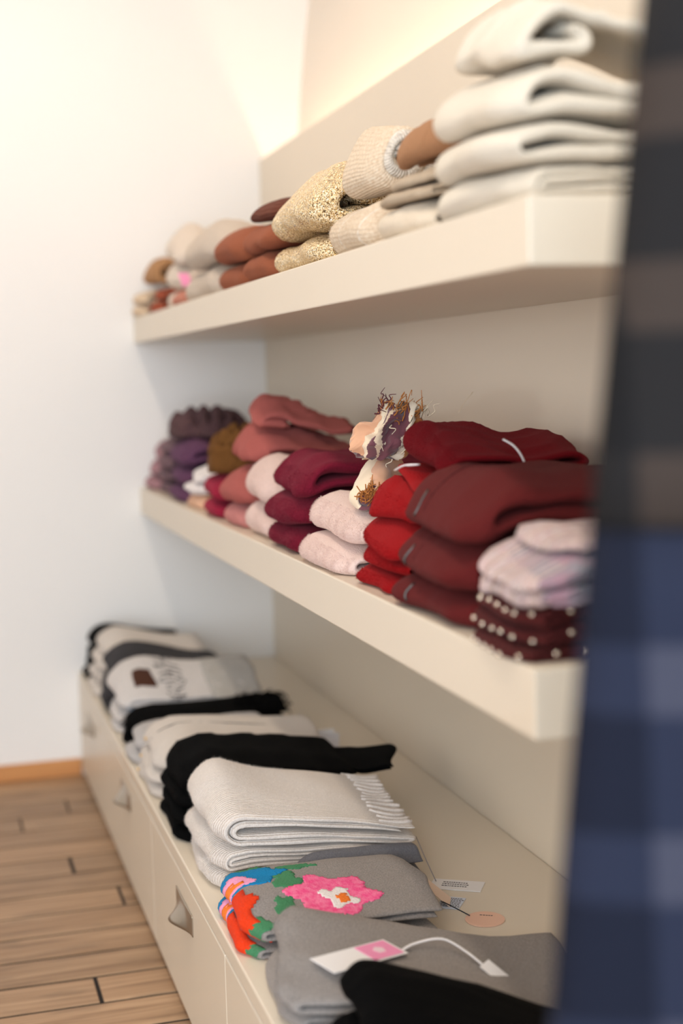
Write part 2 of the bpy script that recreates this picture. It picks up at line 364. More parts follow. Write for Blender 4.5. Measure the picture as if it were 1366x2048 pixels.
def fold(st, name, label, cat, mat, H, D=.30, style='U4', W=None, dx=0, dy=0, yaw=0, path=None, t=None, group=None, er=.05, ec=.20, nr=.022,
         wr=1.0, fuzz=0, seams=(), lean=0.0, adv=True, seed=None, lift=0.0, fuzzcol=None, stat=14, ftop=False, grib=None, crk=0, crf=55, ecn=None, ern=None):
    it = Item(); g = np.random.default_rng(seed if seed is not None else int(abs(st.yf)*1000+st.h*7777+st.zs*131)); it.st = st
    W = W or abs(st.yn-st.yf); it.W, it.H = W, H
    if path is None: P, t = fold_path(style, H, D)
    else:
        P = np.array(path, float); P[:, 1] += t/2-P[:, 1].min(); H = P[:, 1].max()+t/2
    it.H = H; ecn_ = st.ecn if ecn is None else ecn; ern_ = min(W*.5, .11) if ern is None else ern
    # drop doubled points, add close points at the two cut ends so that they round off
    keep = [0]
    for i in range(1, len(P)):
        if np.linalg.norm(P[i]-P[keep[-1]]) > .0022: keep.append(i)
    P = P[keep]
    def ends(P):
        a = P[0]+(P[1]-P[0])/np.linalg.norm(P[1]-P[0])*.12*t; b = P[0]+(P[1]-P[0])/np.linalg.norm(P[1]-P[0])*.4*t
        return np.vstack([P[:1], a, b, P[1:]])
    P = ends(P); P = ends(P[::-1])[::-1]
    T = np.gradient(P, axis=0); T /= np.linalg.norm(T, axis=1)[:, None]+1e-12
    Nn = np.stack([T[:, 1], -T[:, 0]], 1)
    S = np.concatenate([[0], np.cumsum(np.linalg.norm(np.diff(P, axis=0), axis=1))])
    ks = np.ones(len(P)); ks[:3] = (.25, .68, .95); ks[-3:] = (.95, .68, .25)
    inose = int(np.argmin(P[:max(8, int(len(P)*.6)), 0])); it.S0 = S[inose]
    y0 = st.yf+dy; base = st.h+lift
    KN = (g.uniform(6, 14), g.uniform(0, 6.28), g.uniform(14, 26), g.uniform(0, 6.28))
    cyaw, syaw = math.cos(yaw), math.sin(yaw)
    def deform(Q):
        d, v, z = Q[..., 0].copy(), Q[..., 1], Q[..., 2]
        e = sstep(np.minimum(v, W-v)/er); e1 = sstep(v/er); e2 = sstep((W-v)/ern_)
        z = z*(1-ec*(1-e1))*(1-ecn_*(1-e2))
        d = d+(1-e)*nr*np.exp(-np.clip(d, 0, None)/.07)
        d = d+.005*wr*np.sin(v*KN[0]+KN[1])+.003*wr*np.sin(v*KN[2]+KN[3])+lean*z
        d, v = (d-.1)*cyaw-(v-W/2)*syaw+.1, (d-.1)*syaw+(v-W/2)*cyaw+W/2
        if crk:
            up = sstep((z/H-.35)/.4); q = np.sin(crf*(d*.5+v*.85)+4*np.sin(d*17+KN[1])+KN[3]); q2 = np.sin(crf*.7*(d*.9-v*.4)+3*np.sin(v*19+KN[3]))
            z = z+up*crk*(1-2*np.abs(q)**.8)*.6+up*crk*.5*q2; d = d-crk*.5*q*np.exp(-np.clip(d, 0, None)/.1)
        za = base+z; dd = d+dx; v = v-dy
        dw = np.zeros(Q.shape); fade = np.clip(za/.03, 0, 1)
        for k, ph, am in st.K:      # one smooth warp for the whole pile, so that neighbours stay in contact
            s = np.sin(dd*k[0]+v*k[1]+za*k[2]+ph)*am
            dw += s[..., None]*(k/np.linalg.norm(k))
        dd = dd+dw[..., 0]*st.wr; v = v+dw[..., 1]*st.wr; za = za+dw[..., 2]*fade
        za = za*(1-st.taper*np.clip(dd/.32, -.05, 1.3))
        za = za*(1-st.vsl*np.clip(v/abs(st.yn-st.yf), 0, 1.1))
        za = za*(1-st.nose*(1-sstep((dd+.012)/.11)))
        za = za*(1+.045*st.warp*np.sin(v*11+st.ph[0])+.035*st.warp*np.sin(dd*16+st.ph[1]+v*5))
        dd = dd+.006*st.warp*np.sin(za*20+st.ph[2])
        return np.stack([st.xf+dd, st.yf-v, st.zs+np.maximum(za, .0006)], -1)
    it.deform = deform; it.P, it.N, it.S, it.t = P, Nn, S, t
    # stations across the width, rounded at both ends
    vs, kv = [], []
    rr = t*.62
    for q in (0, .12, .35, .7, 1.0): vs.append(rr*q); kv.append(max(.12, math.sqrt(max(0, 1-(1-q)**2))))
    mid = np.linspace(rr, W-rr, stat)[1:-1]
    V_ = vs+list(mid)+[W-q for q in vs[::-1]]; kv = kv+[1]*len(mid)+kv[::-1]
    n = len(P); M = len(V_); pts = np.zeros((M, 2*n, 3)); uv = np.zeros((M, 2*n, 2))
    for j in range(M):
        k = (ks*kv[j]*t/2)[:, None]
        if grib: k = k*(1+grib[1]*math.sin(2*math.pi*V_[j]/grib[0]))
        A = P+Nn*k; Bq = (P-Nn*k)[::-1]
        q = np.vstack([A, Bq]); pts[j, :, 0] = q[:, 0]; pts[j, :, 1] = V_[j]; pts[j, :, 2] = q[:, 1]
        uv[j, :, 0] = np.concatenate([S, S[::-1]]); uv[j, :, 1] = V_[j]
    X = deform(pts).reshape(-1, 3); m2 = 2*n; F = []
    for j in range(M-1):
        for i in range(m2):
            i2 = (i+1) % m2; F.append((j*m2+i, j*m2+i2, (j+1)*m2+i2, (j+1)*m2+i))
    for j, s in ((0, 1), (M-1, -1)):
        for i in range(n-1):
            q = (j*m2+i, j*m2+i+1, j*m2+m2-2-i, j*m2+m2-1-i); F.append(q[::-1] if s == 1 else q)
    org = np.array([st.xf+.12, y0-W/2, X[:, 2].min()])
    me = mesh_np(name, X-org, F, uv=uv.reshape(-1, 2))
    # make the end caps agree with the sides
    o = link(name, me, mat, None, org); tag(o, label, cat, group); it.o, it.org = o, org
    bm = bmesh.new(); bm.from_mesh(me); bmesh.ops.recalc_face_normals(bm, faces=bm.faces); bm.to_mesh(me); bm.free()
    me.polygons.foreach_set('use_smooth', [True]*len(me.polygons))
    def surf(s, v, off=0.0):
        """point on the outside: s = metres along the cloth from the front nose (+ over the top, - underneath), v = metres from the far end"""
        s = np.asarray(s, float); q = it.S0-s
        c = np.stack([np.interp(q, S, P[:, 0]), np.interp(q, S, P[:, 1])], -1); nn = np.stack([np.interp(q, S, Nn[:, 0]), np.interp(q, S, Nn[:, 1])], -1)
        nn /= np.linalg.norm(nn, axis=-1)[..., None]+1e-9
        c = c+nn*(t/2+np.asarray(off))[..., None]
        return deform(np.stack([c[..., 0], np.broadcast_to(v, s.shape), c[..., 1]], -1))-org
    it.surf = surf; st.topz = float(X[:, 2].max())
    for sm in seams:   # (v, s from, s to, radius, material)
        ss = np.linspace(max(sm[1], -.6*H), sm[2], 26); Q = surf(ss, np.full(26, sm[0]), .0008-sm[3])
        sweep('seam', Q, sm[3], sm[4] or mat, o, n=6)
    if fuzz:
        k = fuzz; s = g.uniform(-H*.15, .22 if ftop else H*.35, k); v = g.uniform(.003, W-.003, k)
        A = surf(s, v, -.0004); Bp = surf(s, v, .003); dr = (Bp-A); dr /= np.linalg.norm(dr, axis=1)[:, None]+1e-9
        dr = dr+g.normal(size=(k, 3))*.75; dr /= np.linalg.norm(dr, axis=1)[:, None]; ln = g.uniform(.002, .006, k)[:, None]
        side = np.cross(dr, g.normal(size=(k, 3))); side /= np.linalg.norm(side, axis=1)[:, None]+1e-9
        Vv = np.stack([A-side*.00024, A+side*.00024, A+dr*ln], 1).reshape(-1, 3)
        fo = bpy.data.meshes.new('fuzz'); fo.from_pydata(Vv.tolist(), [], [(3*i, 3*i+1, 3*i+2) for i in range(k)])
        f = link('fuzz', fo, fuzzcol or mat, o); f['kind'] = 'stuff'
    if adv: st.h += H+.006
    return it
def motif(it, name, inside, s0, s1, v0, v1, off, mat, label=None, cell=.004, jag=.35, smax=9):
    """raised stitched patch on the cloth: every grid cell whose centre is inside() becomes a little block"""
    ns, nv = max(2, int((s1-s0)/cell)), max(2, int((v1-v0)/cell)); ss = np.linspace(s0, s1, ns+1); vv = np.linspace(v0, v1, nv+1)
    g = np.random.default_rng(ns*31+nv); V = []; F = []; idx = {}
    Sg, Vg = np.meshgrid(ss, vv, indexing='ij'); top = it.surf(Sg, Vg, off+.0007*np.sin(Sg*900)*np.sin(Vg*1300)); bot = it.surf(Sg, Vg, -.0015)
    cells = set()
    for i in range(ns):
        for j in range(nv):
            if smax > ss[i+1] and ss[i] > -it.H*.75 and inside((ss[i]+ss[i+1])/2+g.uniform(-1, 1)*cell*jag, (vv[j]+vv[j+1])/2+g.uniform(-1, 1)*cell*jag*1.6): cells.add((i, j))
    def vid(i, j, l):
        k = (i, j, l)
        if k not in idx: idx[k] = len(V); V.append((top if l else bot)[i, j])
        return idx[k]
    for i, j in cells:
        F.append((vid(i, j, 1), vid(i+1, j, 1), vid(i+1, j+1, 1), vid(i, j+1, 1)))
        for (a, b, nb) in (((i, j), (i+1, j), (i, j-1)), ((i+1, j), (i+1, j+1), (i+1, j)), ((i+1, j+1), (i, j+1), (i, j+1)), ((i, j+1), (i, j), (i-1, j))):
            if nb not in cells: F.append((vid(*a, 1), vid(*a, 0), vid(*b, 0), vid(*b, 1)))
    if not F: return None
    me = bpy.data.meshes.new(name); me.from_pydata([tuple(p) for p in V], [], F); me.update()
    bm = bmesh.new(); bm.from_mesh(me); bmesh.ops.recalc_face_normals(bm, faces=bm.faces); bm.to_mesh(me); bm.free()
    me.polygons.foreach_set('use_smooth', [True]*len(me.polygons))
    o = link(name, me, mat, it.o)
    if label: o['label'] = label
    return o
def ell(cs, cv, rs, rv, wob=0, k=5, ph=0):
    def f(s, v):
        a, b = (s-cs)/rs, (v-cv)/rv; return a*a+b*b < (1+wob*math.sin(k*math.atan2(b, a)+ph))**2
    return f
def heap(name, label, cat, mat, c, rx, ry, h, seed, yaw=0, nf=5, amp=.3, nr=36, nt=96, group=None):
    """loosely gathered cloth: a mound with deep wandering folds"""
    g = np.random.default_rng(seed); ph = g.uniform(0, 6.28, 8); V = []
    for i in range(nr+1):
        r = (i/nr)
        for j in range(nt):
            th = 2*math.pi*j/nt; px, py = r*math.cos(th), r*math.sin(th)
            wx = px+.22*math.sin(3*py+ph[0]); wy = py+.25*math.sin(2.6*px+ph[1])
            f1 = abs(math.sin(nf*.8*wx+1.4*math.sin(2.1*wy+ph[2])+ph[3])); f2 = math.sin(nf*1.5*wy+nf*.6*wx+ph[4])
            edge = max(0, 1-r**3)**.55
            z = h*edge*(1-amp+amp*(1.1*f1**.7+.22*f2)); k = 1+.07*math.sin(5*th+ph[5])+.04*math.sin(9*th+ph[6])
            k *= (1-.10*(1-edge)) if r > .9 else 1
            V.append((px*rx*k, py*ry*k, max(.0, z)))
    V = np.array(V); F = []
    for i in range(1, nr):
        for j in range(nt): F.append((i*nt+j, (i+1)*nt+j, (i+1)*nt+(j+1) % nt, i*nt+(j+1) % nt))
    for j in range(nt): F.append((0, nt+j, nt+(j+1) % nt))
    F.append(tuple(nr*nt+j for j in range(nt))[::-1])
    used = np.zeros(len(V), bool); used[[i for f in F for i in f]] = True; mp = np.cumsum(used)-1
    me = mesh_np(name, V[used], [tuple(mp[i] for i in f) for f in F], uv=V[used][:, :2])
    o = link(name, me, mat, None, c); o.rotation_euler.z = yaw; tag(o, label, cat, group); return o
def card(name, label, cat, mat, loc, rot, w_, h_, th=.0012, group=None, parent=None, round_=False):
    bm = bmesh.new()
    if round_: bmesh.ops.create_cone(bm, cap_ends=True, segments=32, radius1=w_/2, radius2=w_/2, depth=th); bmesh.ops.translate(bm, verts=bm.verts, vec=(0, 0, th/2))
    else:
        bmesh.ops.create_cube(bm, size=1)
        for v in bm.verts: v.co = Vector((v.co.x*w_, v.co.y*h_, (v.co.z+.5)*th))
    me = bpy.data.meshes.new(name); bm.to_mesh(me); bm.free()
    o = link(name, me, mat, parent, loc); o.rotation_euler = rot
    if label and not parent: tag(o, label, cat, group)
    return o

# ------------------------------------------------------------------ knitwear materials
camel = fabric('camel_wool', (166, 124, 86)); beige = fabric('beige_wool', (216, 192, 164)); rust = fabric('rust_wool', (142, 82, 58), mel=.35)
brick = fabric('brick_wool', (150, 76, 54)); creamw = fabric('cream_wool', (216, 202, 188), mel=.3); pinkrust = fabric('pink_rust_wool', (184, 122, 104))
greige = fabric('greige_wool', (196, 182, 168), (166, 152, 138), mel=.5); dkbrown = fabric('dark_brown_rib', (100, 56, 42), rib=.008, ribdir='X', ribdist=.003)
gold = glitter('gold_lurex'); fleck = fabric('cream_fleck_knit', (218, 203, 182), (184, 152, 118), mel=.55, melscale=190, rib=.007, ribdir='X', ribdist=.0012)
crochet = fabric('crochet_edge', (232, 224, 212), (170, 155, 140), mel=.6, melscale=120, rib=.006, ribdir='X', ribdist=.003)
tan = fabric('tan_brown_wool', (158, 116, 84), mel=.3); taupe = fabric('taupe_rib', (188, 170, 148), rib=.006, ribdir='Y', ribdist=.002)
ivory = fabric('ivory_wool', (214, 205, 190), (198, 188, 172), mel=.3); ivory2 = fabric('ivory_smooth_wool', (218, 204, 184), mel=.2)
mauve = fabric('mauve_wool', (162, 122, 128)); greymauve = fabric('grey_mauve_wool', (112, 88, 94)); purple = fabric('purple_wool', (92, 58, 84), mel=.3)
plum = fabric('plum_brown_knit', (96, 70, 72), (60, 40, 42), mel=.6, rib=.012, ribdir='Y', ribdist=.004); olive = fabric('olive_brown_wool', (106, 70, 34))
whitew = fabric('white_wool', (238, 230, 228), mel=.1); peach = fabric('peach_wool', (228, 182, 152)); crimson = fabric('crimson_wool', (146, 30, 56), mel=.3)
rose = fabric('rose_wool', (166, 90, 84), mel=.3); palerose = fabric('pale_rose_wool', (190, 124, 120), mel=.3); blush = fabric('blush_wool', (222, 196, 187), mel=.2)
blush2 = fabric('blush_cashmere', (226, 202, 193), (212, 184, 176), mel=.3); burg = fabric('burgundy_wool', (112, 20, 42), (84, 12, 30), mel=.5, sheen=.5)
red = fabric('red_cashmere', (150, 12, 18), mel=.25, sheen=.3); dkred = fabric('dark_red_wool', (108, 6, 18), mel=.3, sheen=.3)
maroon = fabric('maroon_jersey', (90, 27, 27), mel=.3, sheen=.25); studm = fabric('dark_maroon_rib', (74, 26, 26), rib=.016, ribdir='X', ribdist=.004)
pinkrib = fabric('pale_pink_rib', (216, 198, 192), (200, 158, 160), mel=.6, melscale=110, rib=.010, ribdir='Y', ribdist=.006); slate = fabric('slate_lining', (136, 138, 148), (190, 120, 140), mel=.25, melscale=30)
black = fabric('black_wool', (6, 6, 7), (3, 3, 3), spec=.06, sheen=0, mel=.4); blackrib = fabric('black_rib', (8, 8, 9), (4, 4, 4), spec=.06, rib=.008, ribdir='Y', ribdist=.003, sheen=0)
char = fabric('charcoal_wool', (58, 56, 58), (40, 39, 41), mel=.5); oatc = fabric('cream_beige_wool', (208, 199, 190), mel=.2)
lgrey = fabric('light_grey_wool', (206, 200, 196), (180, 175, 172), mel=.6); mgrey = fabric('mid_grey_wool', (184, 180, 178), (160, 156, 155), mel=.6); jean = fabric('jean_blue_knit', (120, 138, 158))
oat = fabric('oatmeal_rib', (225, 216, 208), (200, 190, 182), mel=.6, melscale=330, rib=.0065, ribdir='Y', ribdist=.0018); dgrey = fabric('dark_grey_wool', (150, 143, 138), (116, 112, 111), mel=.7, melscale=330)
dgrey2 = fabric('slate_grey_wool', (108, 108, 113), (84, 84, 90), mel=.6, melscale=330)
navyline = fabric('navy_piping', (60, 62, 68)); metalm = plain('dark_metal', (90, 88, 86), .35, metal=.8); studmat = plain('bright_stud', (235, 222, 205), .18, metal=1.0)
cardw = plain('white_card', (240, 238, 238), .5); cardp = plain('pink_card', (240, 150, 190), .5); cardb = plain('beige_card', (226, 200, 180), .55); cardo = plain('peach_card', (240, 196, 172), .5)
ink = plain('print_ink', (70, 66, 72), .6); cordw = plain('white_ribbon', (238, 236, 238), .5); cordg = plain('grey_cord', (150, 146, 150), .6)

def attach(ch, pa):
    ch.location = Vector(ch.location)-Vector(pa.location); ch.parent = pa
    for k in ('category', 'label', 'group'):
        if k in ch: del ch[k]
def u2(H, D, f=.40, back=0):
    t = f*H; r = (H-t)/2; c = t/2+r
    zc = min(H-t/2, 1.5*t+.002); k = min(.11, D*.4)
    top = [(D+(c+.012-D)*q, H-t/2-back*(1-q)) for q in np.linspace(0, 1, 14)]
    top = [(d, z-(H-t/2-zc)*float(sstep((d-c-.02)/k))) for d, z in top]
    return dict(path=top+arc(c, H/2, r, 90, 270, 12)+lineseg((c+.012, t/2), (D-.012, t/2), 12), t=t)
def sp(pts, t, n=6): return dict(path=spline(pts, n), t=t)

# ================================================================== TOP SHELF
s = Stack(.0, -.015, -.17, ZT, .05, 1)
fold(s, 'folded_scarf', 'beige folded scarf lowest under the camel roll by the end wall', 'scarf', beige, .045, .25, 'U3')
fold(s, 'folded_scarf', 'beige folded scarf directly under the camel roll by the end wall', 'scarf', beige, .05, .25, 'U3')
P, t = roll_path(.135, 1.35, .032); fold(s, 'rolled_scarf', 'camel rolled scarf with a dark open end beside the end wall', 'scarf', camel, .125, path=P, t=t, W=.28, seed=3, ecn=.08)
s = Stack(.025, -.18, -.32, ZT, .05, 2)
fold(s, 'folded_scarf', 'brick brown folded scarf lying on the upper shelf beside the camel roll', 'scarf', brick, .052, .22, 'U3')
fold(s, 'folded_scarf', 'brick brown folded scarf upper of two beside the camel roll', 'scarf', brick, .040, .22, 'U3', dx=.01)
s = Stack(.042, -.40, -.66, ZT, .05, 3)
fold(s, 'folded_sweater', 'cream folded sweater lowest of three beside the brick scarves', 'sweater', creamw, .075, .28, 'U4')
fold(s, 'folded_sweater', 'cream folded sweater middle of three beside the brick scarves', 'sweater', creamw, .09, .28, **u2(.09, .28), dx=.01)
fold(s, 'folded_sweater', 'cream folded sweater topmost of three beside the brick scarves', 'sweater', creamw, .105, .30, **u2(.105, .30, .38), dx=.014)
s = Stack(.02, -.67, -.87, ZT, .05, 4)
fold(s, 'folded_scarf', 'small pinkish rust folded scarf between cream and greige stacks', 'scarf', pinkrust, .065, .2, 'U3')
c = card('price_tag', 'small pink price tag on the pinkish rust scarf', 'tag', cardp, (.045, -.80, ZT+.0775), (math.radians(55), 0, .3), .035, .05)
s = Stack(.015, -.90, -1.34, ZT, .04, 5)
fold(s, 'folded_sweater', 'greige melange folded sweater under another greige one', 'sweater', greige, .10, .30, **u2(.10, .30, .42))
fold(s, 'folded_sweater', 'greige folded sweater with a seam line on top of the greige pile', 'sweater', greige, .115, .34, seams=[(.16, -.05, .2, .0016, None)], **u2(.115, .34, .42))
s = Stack(.012, -1.36, -1.665, ZT, .08, 6)
fold(s, 'folded_sweater', 'rust brown folded sweater on the shelf next to the greige pile', 'sweater', rust, .075, .28, **u2(.075, .28, .42))
fold(s, 'folded_sweater', 'rust brown folded sweater upper one next to the greige pile', 'sweater', rust, .082, .28, 'U3')
s = Stack(.012, -1.715, -1.985, ZT, .08, 7)
fold(s, 'folded_sweater', 'rust brown folded sweater with dark hem lying beside the gold knits', 'sweater', rust, .078, .28, 'U3', seams=[(.26, -.06, .2, .0026, dkbrown)])
fold(s, 'folded_sweater', 'rust brown folded sweater under the dark brown ribbed cap', 'sweater', rust, .080, .28, **u2(.080, .28, .44))
P = spline([(.20, .035), (.13, .05), (.06, .055), (.015, .058), (.004, .045), (.02, .028), (.08, .02), (.18, .012)], 6)
fold(s, 'knit_cap', 'dark brown ribbed knit cap lying on the rust sweaters', 'hat', dkbrown, .07, path=P, t=.018, W=.2, dy=.0, lift=-.012, dx=.025, er=.03, wr=2.2)
s = Stack(.008, -2.0, -2.40, ZT, .04, 8, ecn=.15)
fold(s, 'folded_sweater', 'gold glitter folded sweater lower of two', 'sweater', gold, .070, .30, **u2(.070, .30, .44))
fold(s, 'folded_sweater', 'gold glitter folded sweater upper of two with curled inner fold', 'sweater', gold, .135, **sp([(.30, .105), (.18, .116), (.09, .112), (.03, .092), (.018, .058), (.05, .028), (.12, .022), (.2, .03), (.225, .05), (.18, .066), (.12, .068), (.085, .066)], .042), W=.41, stat=20)
s = Stack(.008, -2.425, -2.72, ZT, .03, 9)
fold(s, 'folded_scarf', 'cream flecked folded scarf under the big cream roll', 'scarf', fleck, .10, .3, **u2(.10, .3, .43), seams=[(.12, -.07, .2, .0018, crochet), (.25, -.07, .2, .0018, crochet)], fuzz=1500)
P, t = roll_path(.172, 2.3, .028); it = fold(s, 'rolled_scarf', 'thick cream flecked rolled scarf with spiral end', 'scarf', fleck, .172, path=P, t=t, ecn=.08, W=.20, dx=.012, ec=.08, fuzz=0, er=.04)
P2, t2 = roll_path(.134, 1.6, .024)
s.h -= it.H+.006
e = fold(s, 'crochet_trim', 'x', 'x', crochet, .122, path=P2, t=t2, ecn=.08, W=.05, dx=.030, dy=-.160, lift=.018, ec=.1, er=.03, adv=False); attach(e.o, it.o); e.o['label'] = 'openwork crochet edge at the roll end'
s = Stack(.010, -2.745, -3.0, ZT, .04, 10)
fold(s, 'folded_sweater', 'smooth cream folded sweater under the taupe ribbed scarves', 'sweater', ivory2, .062, .30, 'U3', seams=[(.12, -.06, .2, .0014, None)])
fold(s, 'folded_scarf', 'taupe ribbed folded scarf lower of two under the tan roll', 'scarf', taupe, .026, .26, 'U2', yaw=.06)
fold(s, 'folded_scarf', 'taupe ribbed folded scarf directly under the tan roll', 'scarf', taupe, .024, .24, 'U2', dx=.02)
P, t = roll_path(.10, 1.8, .022); fold(s, 'rolled_scarf', 'tan brown rolled scarf lying on taupe ribbed scarves', 'scarf', tan, .092, path=P, t=t, W=.27, dx=.012, ecn=.08, dy=.02, ec=.1, seams=[(.16, -.05, .08, .0014, None)])
s = Stack(.0, -3.03, -3.345, ZT, .10, 11, .6, ecn=.08)
fold(s, 'folded_sweater', 'thick ivory folded sweater lowest in the ivory pile', 'sweater', ivory, .058, .36, 'U4', dx=.004)
fold(s, 'folded_sweater', 'thick ivory folded sweater second from the bottom of the ivory pile', 'sweater', ivory, .063, .36, **u2(.063, .36, .40), dx=-.006)
fold(s, 'folded_sweater', 'thick ivory folded sweater under the twisted one', 'sweater', ivory, .078, .36, **u2(.078, .36, .39, .01))
fold(s, 'twisted_sweater', 'ivory sweater loosely twisted on top of the ivory pile', 'sweater', ivory, .10, **sp([(.34, .025), (.26, .058), (.17, .082), (.10, .088), (.055, .078), (.035, .055), (.05, .033), (.09, .022), (.13, .03), (.135, .048), (.115, .058)], .027), W=.26, dx=.0, dy=-.03, wr=2.0, crk=.006, stat=30)

# ================================================================== MIDDLE SHELF
s = Stack(.02, -.02, -.2, ZM, .05, 21)
for k, w_ in enumerate(('lowest', 'middle', 'topmost')): fold(s, 'folded_scarf', 'pale mauve folded scarf %s of three beside the end wall' % w_, 'scarf', mauve, .06, .24, 'U3', dx=.008*k)
s = Stack(.02, -.22, -.44, ZM, .05, 22)
for k, w_ in enumerate(('lowest', 'second', 'third', 'topmost')): fold(s, 'folded_sweater', 'grey mauve folded sweater %s of four under the plum heap' % w_ if k in (0, 3) else 'grey mauve folded sweater %s from the shelf under the plum heap' % w_, 'sweater', greymauve, .048, .25, **u2(.048, .25, .42), dx=.004*k)
hp1 = s.h
s = Stack(.015, -.47, -.74, ZM, .05, 23)
for k, w_ in enumerate(('lowest', 'middle', 'topmost')): fold(s, 'folded_sweater', 'deep purple folded sweater %s of three' % w_, 'sweater', purple, (.058, .062, .075)[k], .27, **u2((.058, .062, .075)[k], .27, .42), dx=.008*k)
hp2 = s.h
heap('gathered_scarf', 'plum brown chunky knit scarf heaped on the purple sweaters', 'scarf', plum, (.15, -.50, s.topz+.001), .135, .20, .085, 4, nf=12, amp=.5)
s = Stack(.015, -.78, -1.0, ZM, .05, 24)
fold(s, 'folded_scarf', 'peach folded scarf lying on the shelf under small white knits', 'scarf', peach, .05, .2, 'U3')
fold(s, 'folded_sweater', 'small white folded knit with thin layers on the peach scarf', 'sweater', whitew, .04, .2, 'S', dx=-.004)
fold(s, 'folded_sweater', 'small white folded knit on top of another white one', 'sweater', whitew, .032, .2, 'U2', dx=.012, yaw=.15)
s = Stack(.02, -1.04, -1.30, ZM, .08, 25)
fold(s, 'folded_sweater', 'crimson folded sweater lower of two beside the rose pile', 'sweater', crimson, .06, .26, 'U2')
fold(s, 'folded_sweater', 'crimson folded sweater upper of two beside the rose pile', 'sweater', crimson, .065, .26, **u2(.065, .26, .4), dx=.006)
heap('gathered_scarf', 'olive brown scarf bunched up on the crimson sweaters', 'scarf', olive, (.135, -1.17, s.topz+.001), .12, .14, .115, 9, nf=15, amp=.6, yaw=.5)
s = Stack(.015, -1.34, -1.58, ZM, .04, 26)
fold(s, 'folded_sweater', 'pale rose folded sweater lowest in the rose pile', 'sweater', palerose, .064, .28, 'U3', seams=[(.14, -.05, .1, .0015, None)])
fold(s, 'folded_sweater', 'rose folded sweater under the loose rose scarf', 'sweater', rose, .084, .30, **u2(.084, .30, .42))
h0 = s.h
it = fold(s, 'draped_scarf', 'rose scarf loosely folded with a raised loop on top of the rose pile', 'scarf', rose, .11, **sp([(.31, .02), (.25, .05), (.17, .072), (.09, .078), (.04, .064), (.03, .042), (.07, .026), (.15, .022), (.26, .02)], .043), W=.27, dx=.045, dy=.03, wr=2.0, crk=.007, stat=34)
s.h = h0
e = fold(s, 'loop', 'x', 'x', rose, .1, **sp([(.29, .018), (.22, .03), (.15, .05), (.09, .063), (.05, .059), (.04, .045), (.06, .034), (.11, .027)], .033), W=.18, dx=.045, dy=-.05, lift=it.H*.90, wr=2.0, adv=False, crk=.007, crf=70, stat=30); attach(e.o, it.o)
s = Stack(.012, -1.62, -1.86, ZM, .03, 27)
fold(s, 'folded_sweater', 'blush folded sweater lower of two beside the rose pile', 'sweater', blush, .085, .30, 'U2', seams=[(.11, -.06, .15, .0013, None)], fuzz=2500)
fold(s, 'folded_sweater', 'blush folded sweater upper of two beside the rose pile', 'sweater', blush, .10, .30, **u2(.10, .30, .43), dx=.01, fuzz=2500)
s = Stack(.010, -1.87, -2.16, ZM, .02, 28)
for k, w_ in enumerate(('lowest', 'middle', 'topmost')): fold(s, 'folded_sweater', 'burgundy folded sweater %s of three' % w_, 'sweater', burg, (.068, .074, .086)[k], .32, **u2((.068, .074, .086)[k], .32, (.43, .43, .39)[k]), dx=(0, .005, .016)[k], seams=[(.05, -.06, .16, .0016, None)], fuzz=3500, stat=18)
s = Stack(.006, -2.18, -2.50, ZM, .03, 29)
fold(s, 'folded_sweater', 'fuzzy blush pink folded sweater lower of two beside the red pile', 'sweater', blush2, .066, .32, **u2(.066, .32, .42), fuzz=7000, stat=18)
fold(s, 'folded_sweater', 'fuzzy blush pink folded sweater under the fringed scarf', 'sweater', blush2, .070, .32, **u2(.070, .32, .44), dx=.012, fuzz=7000, stat=18)
hpk = s.h
sr = Stack(.018, -2.535, -2.78, ZM, .02, 30, nose=.34)
for k, w_ in enumerate(('lowest of four', 'second from the shelf', 'third from the shelf', 'topmost of four')): fold(sr, 'folded_sweater', 'bright red folded sweater %s in the red pile' % w_, 'sweater', red, (.040, .040, .044, .052)[k], .30, 'U3', dx=(0, .004, .012, .042)[k], wr=1.6, crk=(.0006, .0006, .0008, .003)[k], stat=20, fuzz=2000)
fold(sr, 'folded_scarf', 'bright red thin scarf laid over the red pile', 'scarf', red, .013, .25, 'U2', dx=.085, W=.25, wr=1.8, crk=.003, stat=24)
hrd = sr.h
fold(sr, 'folded_sweater', 'dark red folded sweater with curled layers on the red pile', 'sweater', dkred, .10, **sp([(.2, .02), (.258, .018), (.282, .032), (.262, .05), (.19, .064), (.11, .075), (.045, .071), (.016, .048), (.03, .022), (.08, .013), (.14, .014), (.165, .027), (.14, .039), (.07, .045)], .022), W=.26, dx=.085, dy=.01, wr=1.5, fuzz=2500, stat=30, crk=.004)
# white loops of hidden tags
lp = spline([(.222, -2.788, ZM+hrd+.045), (.236, -2.80, ZM+hrd+.034), (.248, -2.806, ZM+hrd+.016), (.256, -2.808, ZM+hrd-.006)], 6)
o = sweep('tag_ribbon', lp, .0045, cordw, flat=(1, .35)); tag(o, 'white tag ribbon hanging from the dark red sweater', 'ribbon')
lp = spline([(.055, -2.70, ZM+hrd-.006), (.06, -2.735, ZM+hrd+.004), (.075, -2.755, ZM+hrd+.006), (.085, -2.735, ZM+hrd+.004), (.072, -2.715, ZM+hrd+.002)], 6)
o = sweep('tag_ribbon', lp, .003, cordw, flat=(1, .5)); tag(o, 'white tag ribbon loop beside the fringed scarf', 'ribbon')
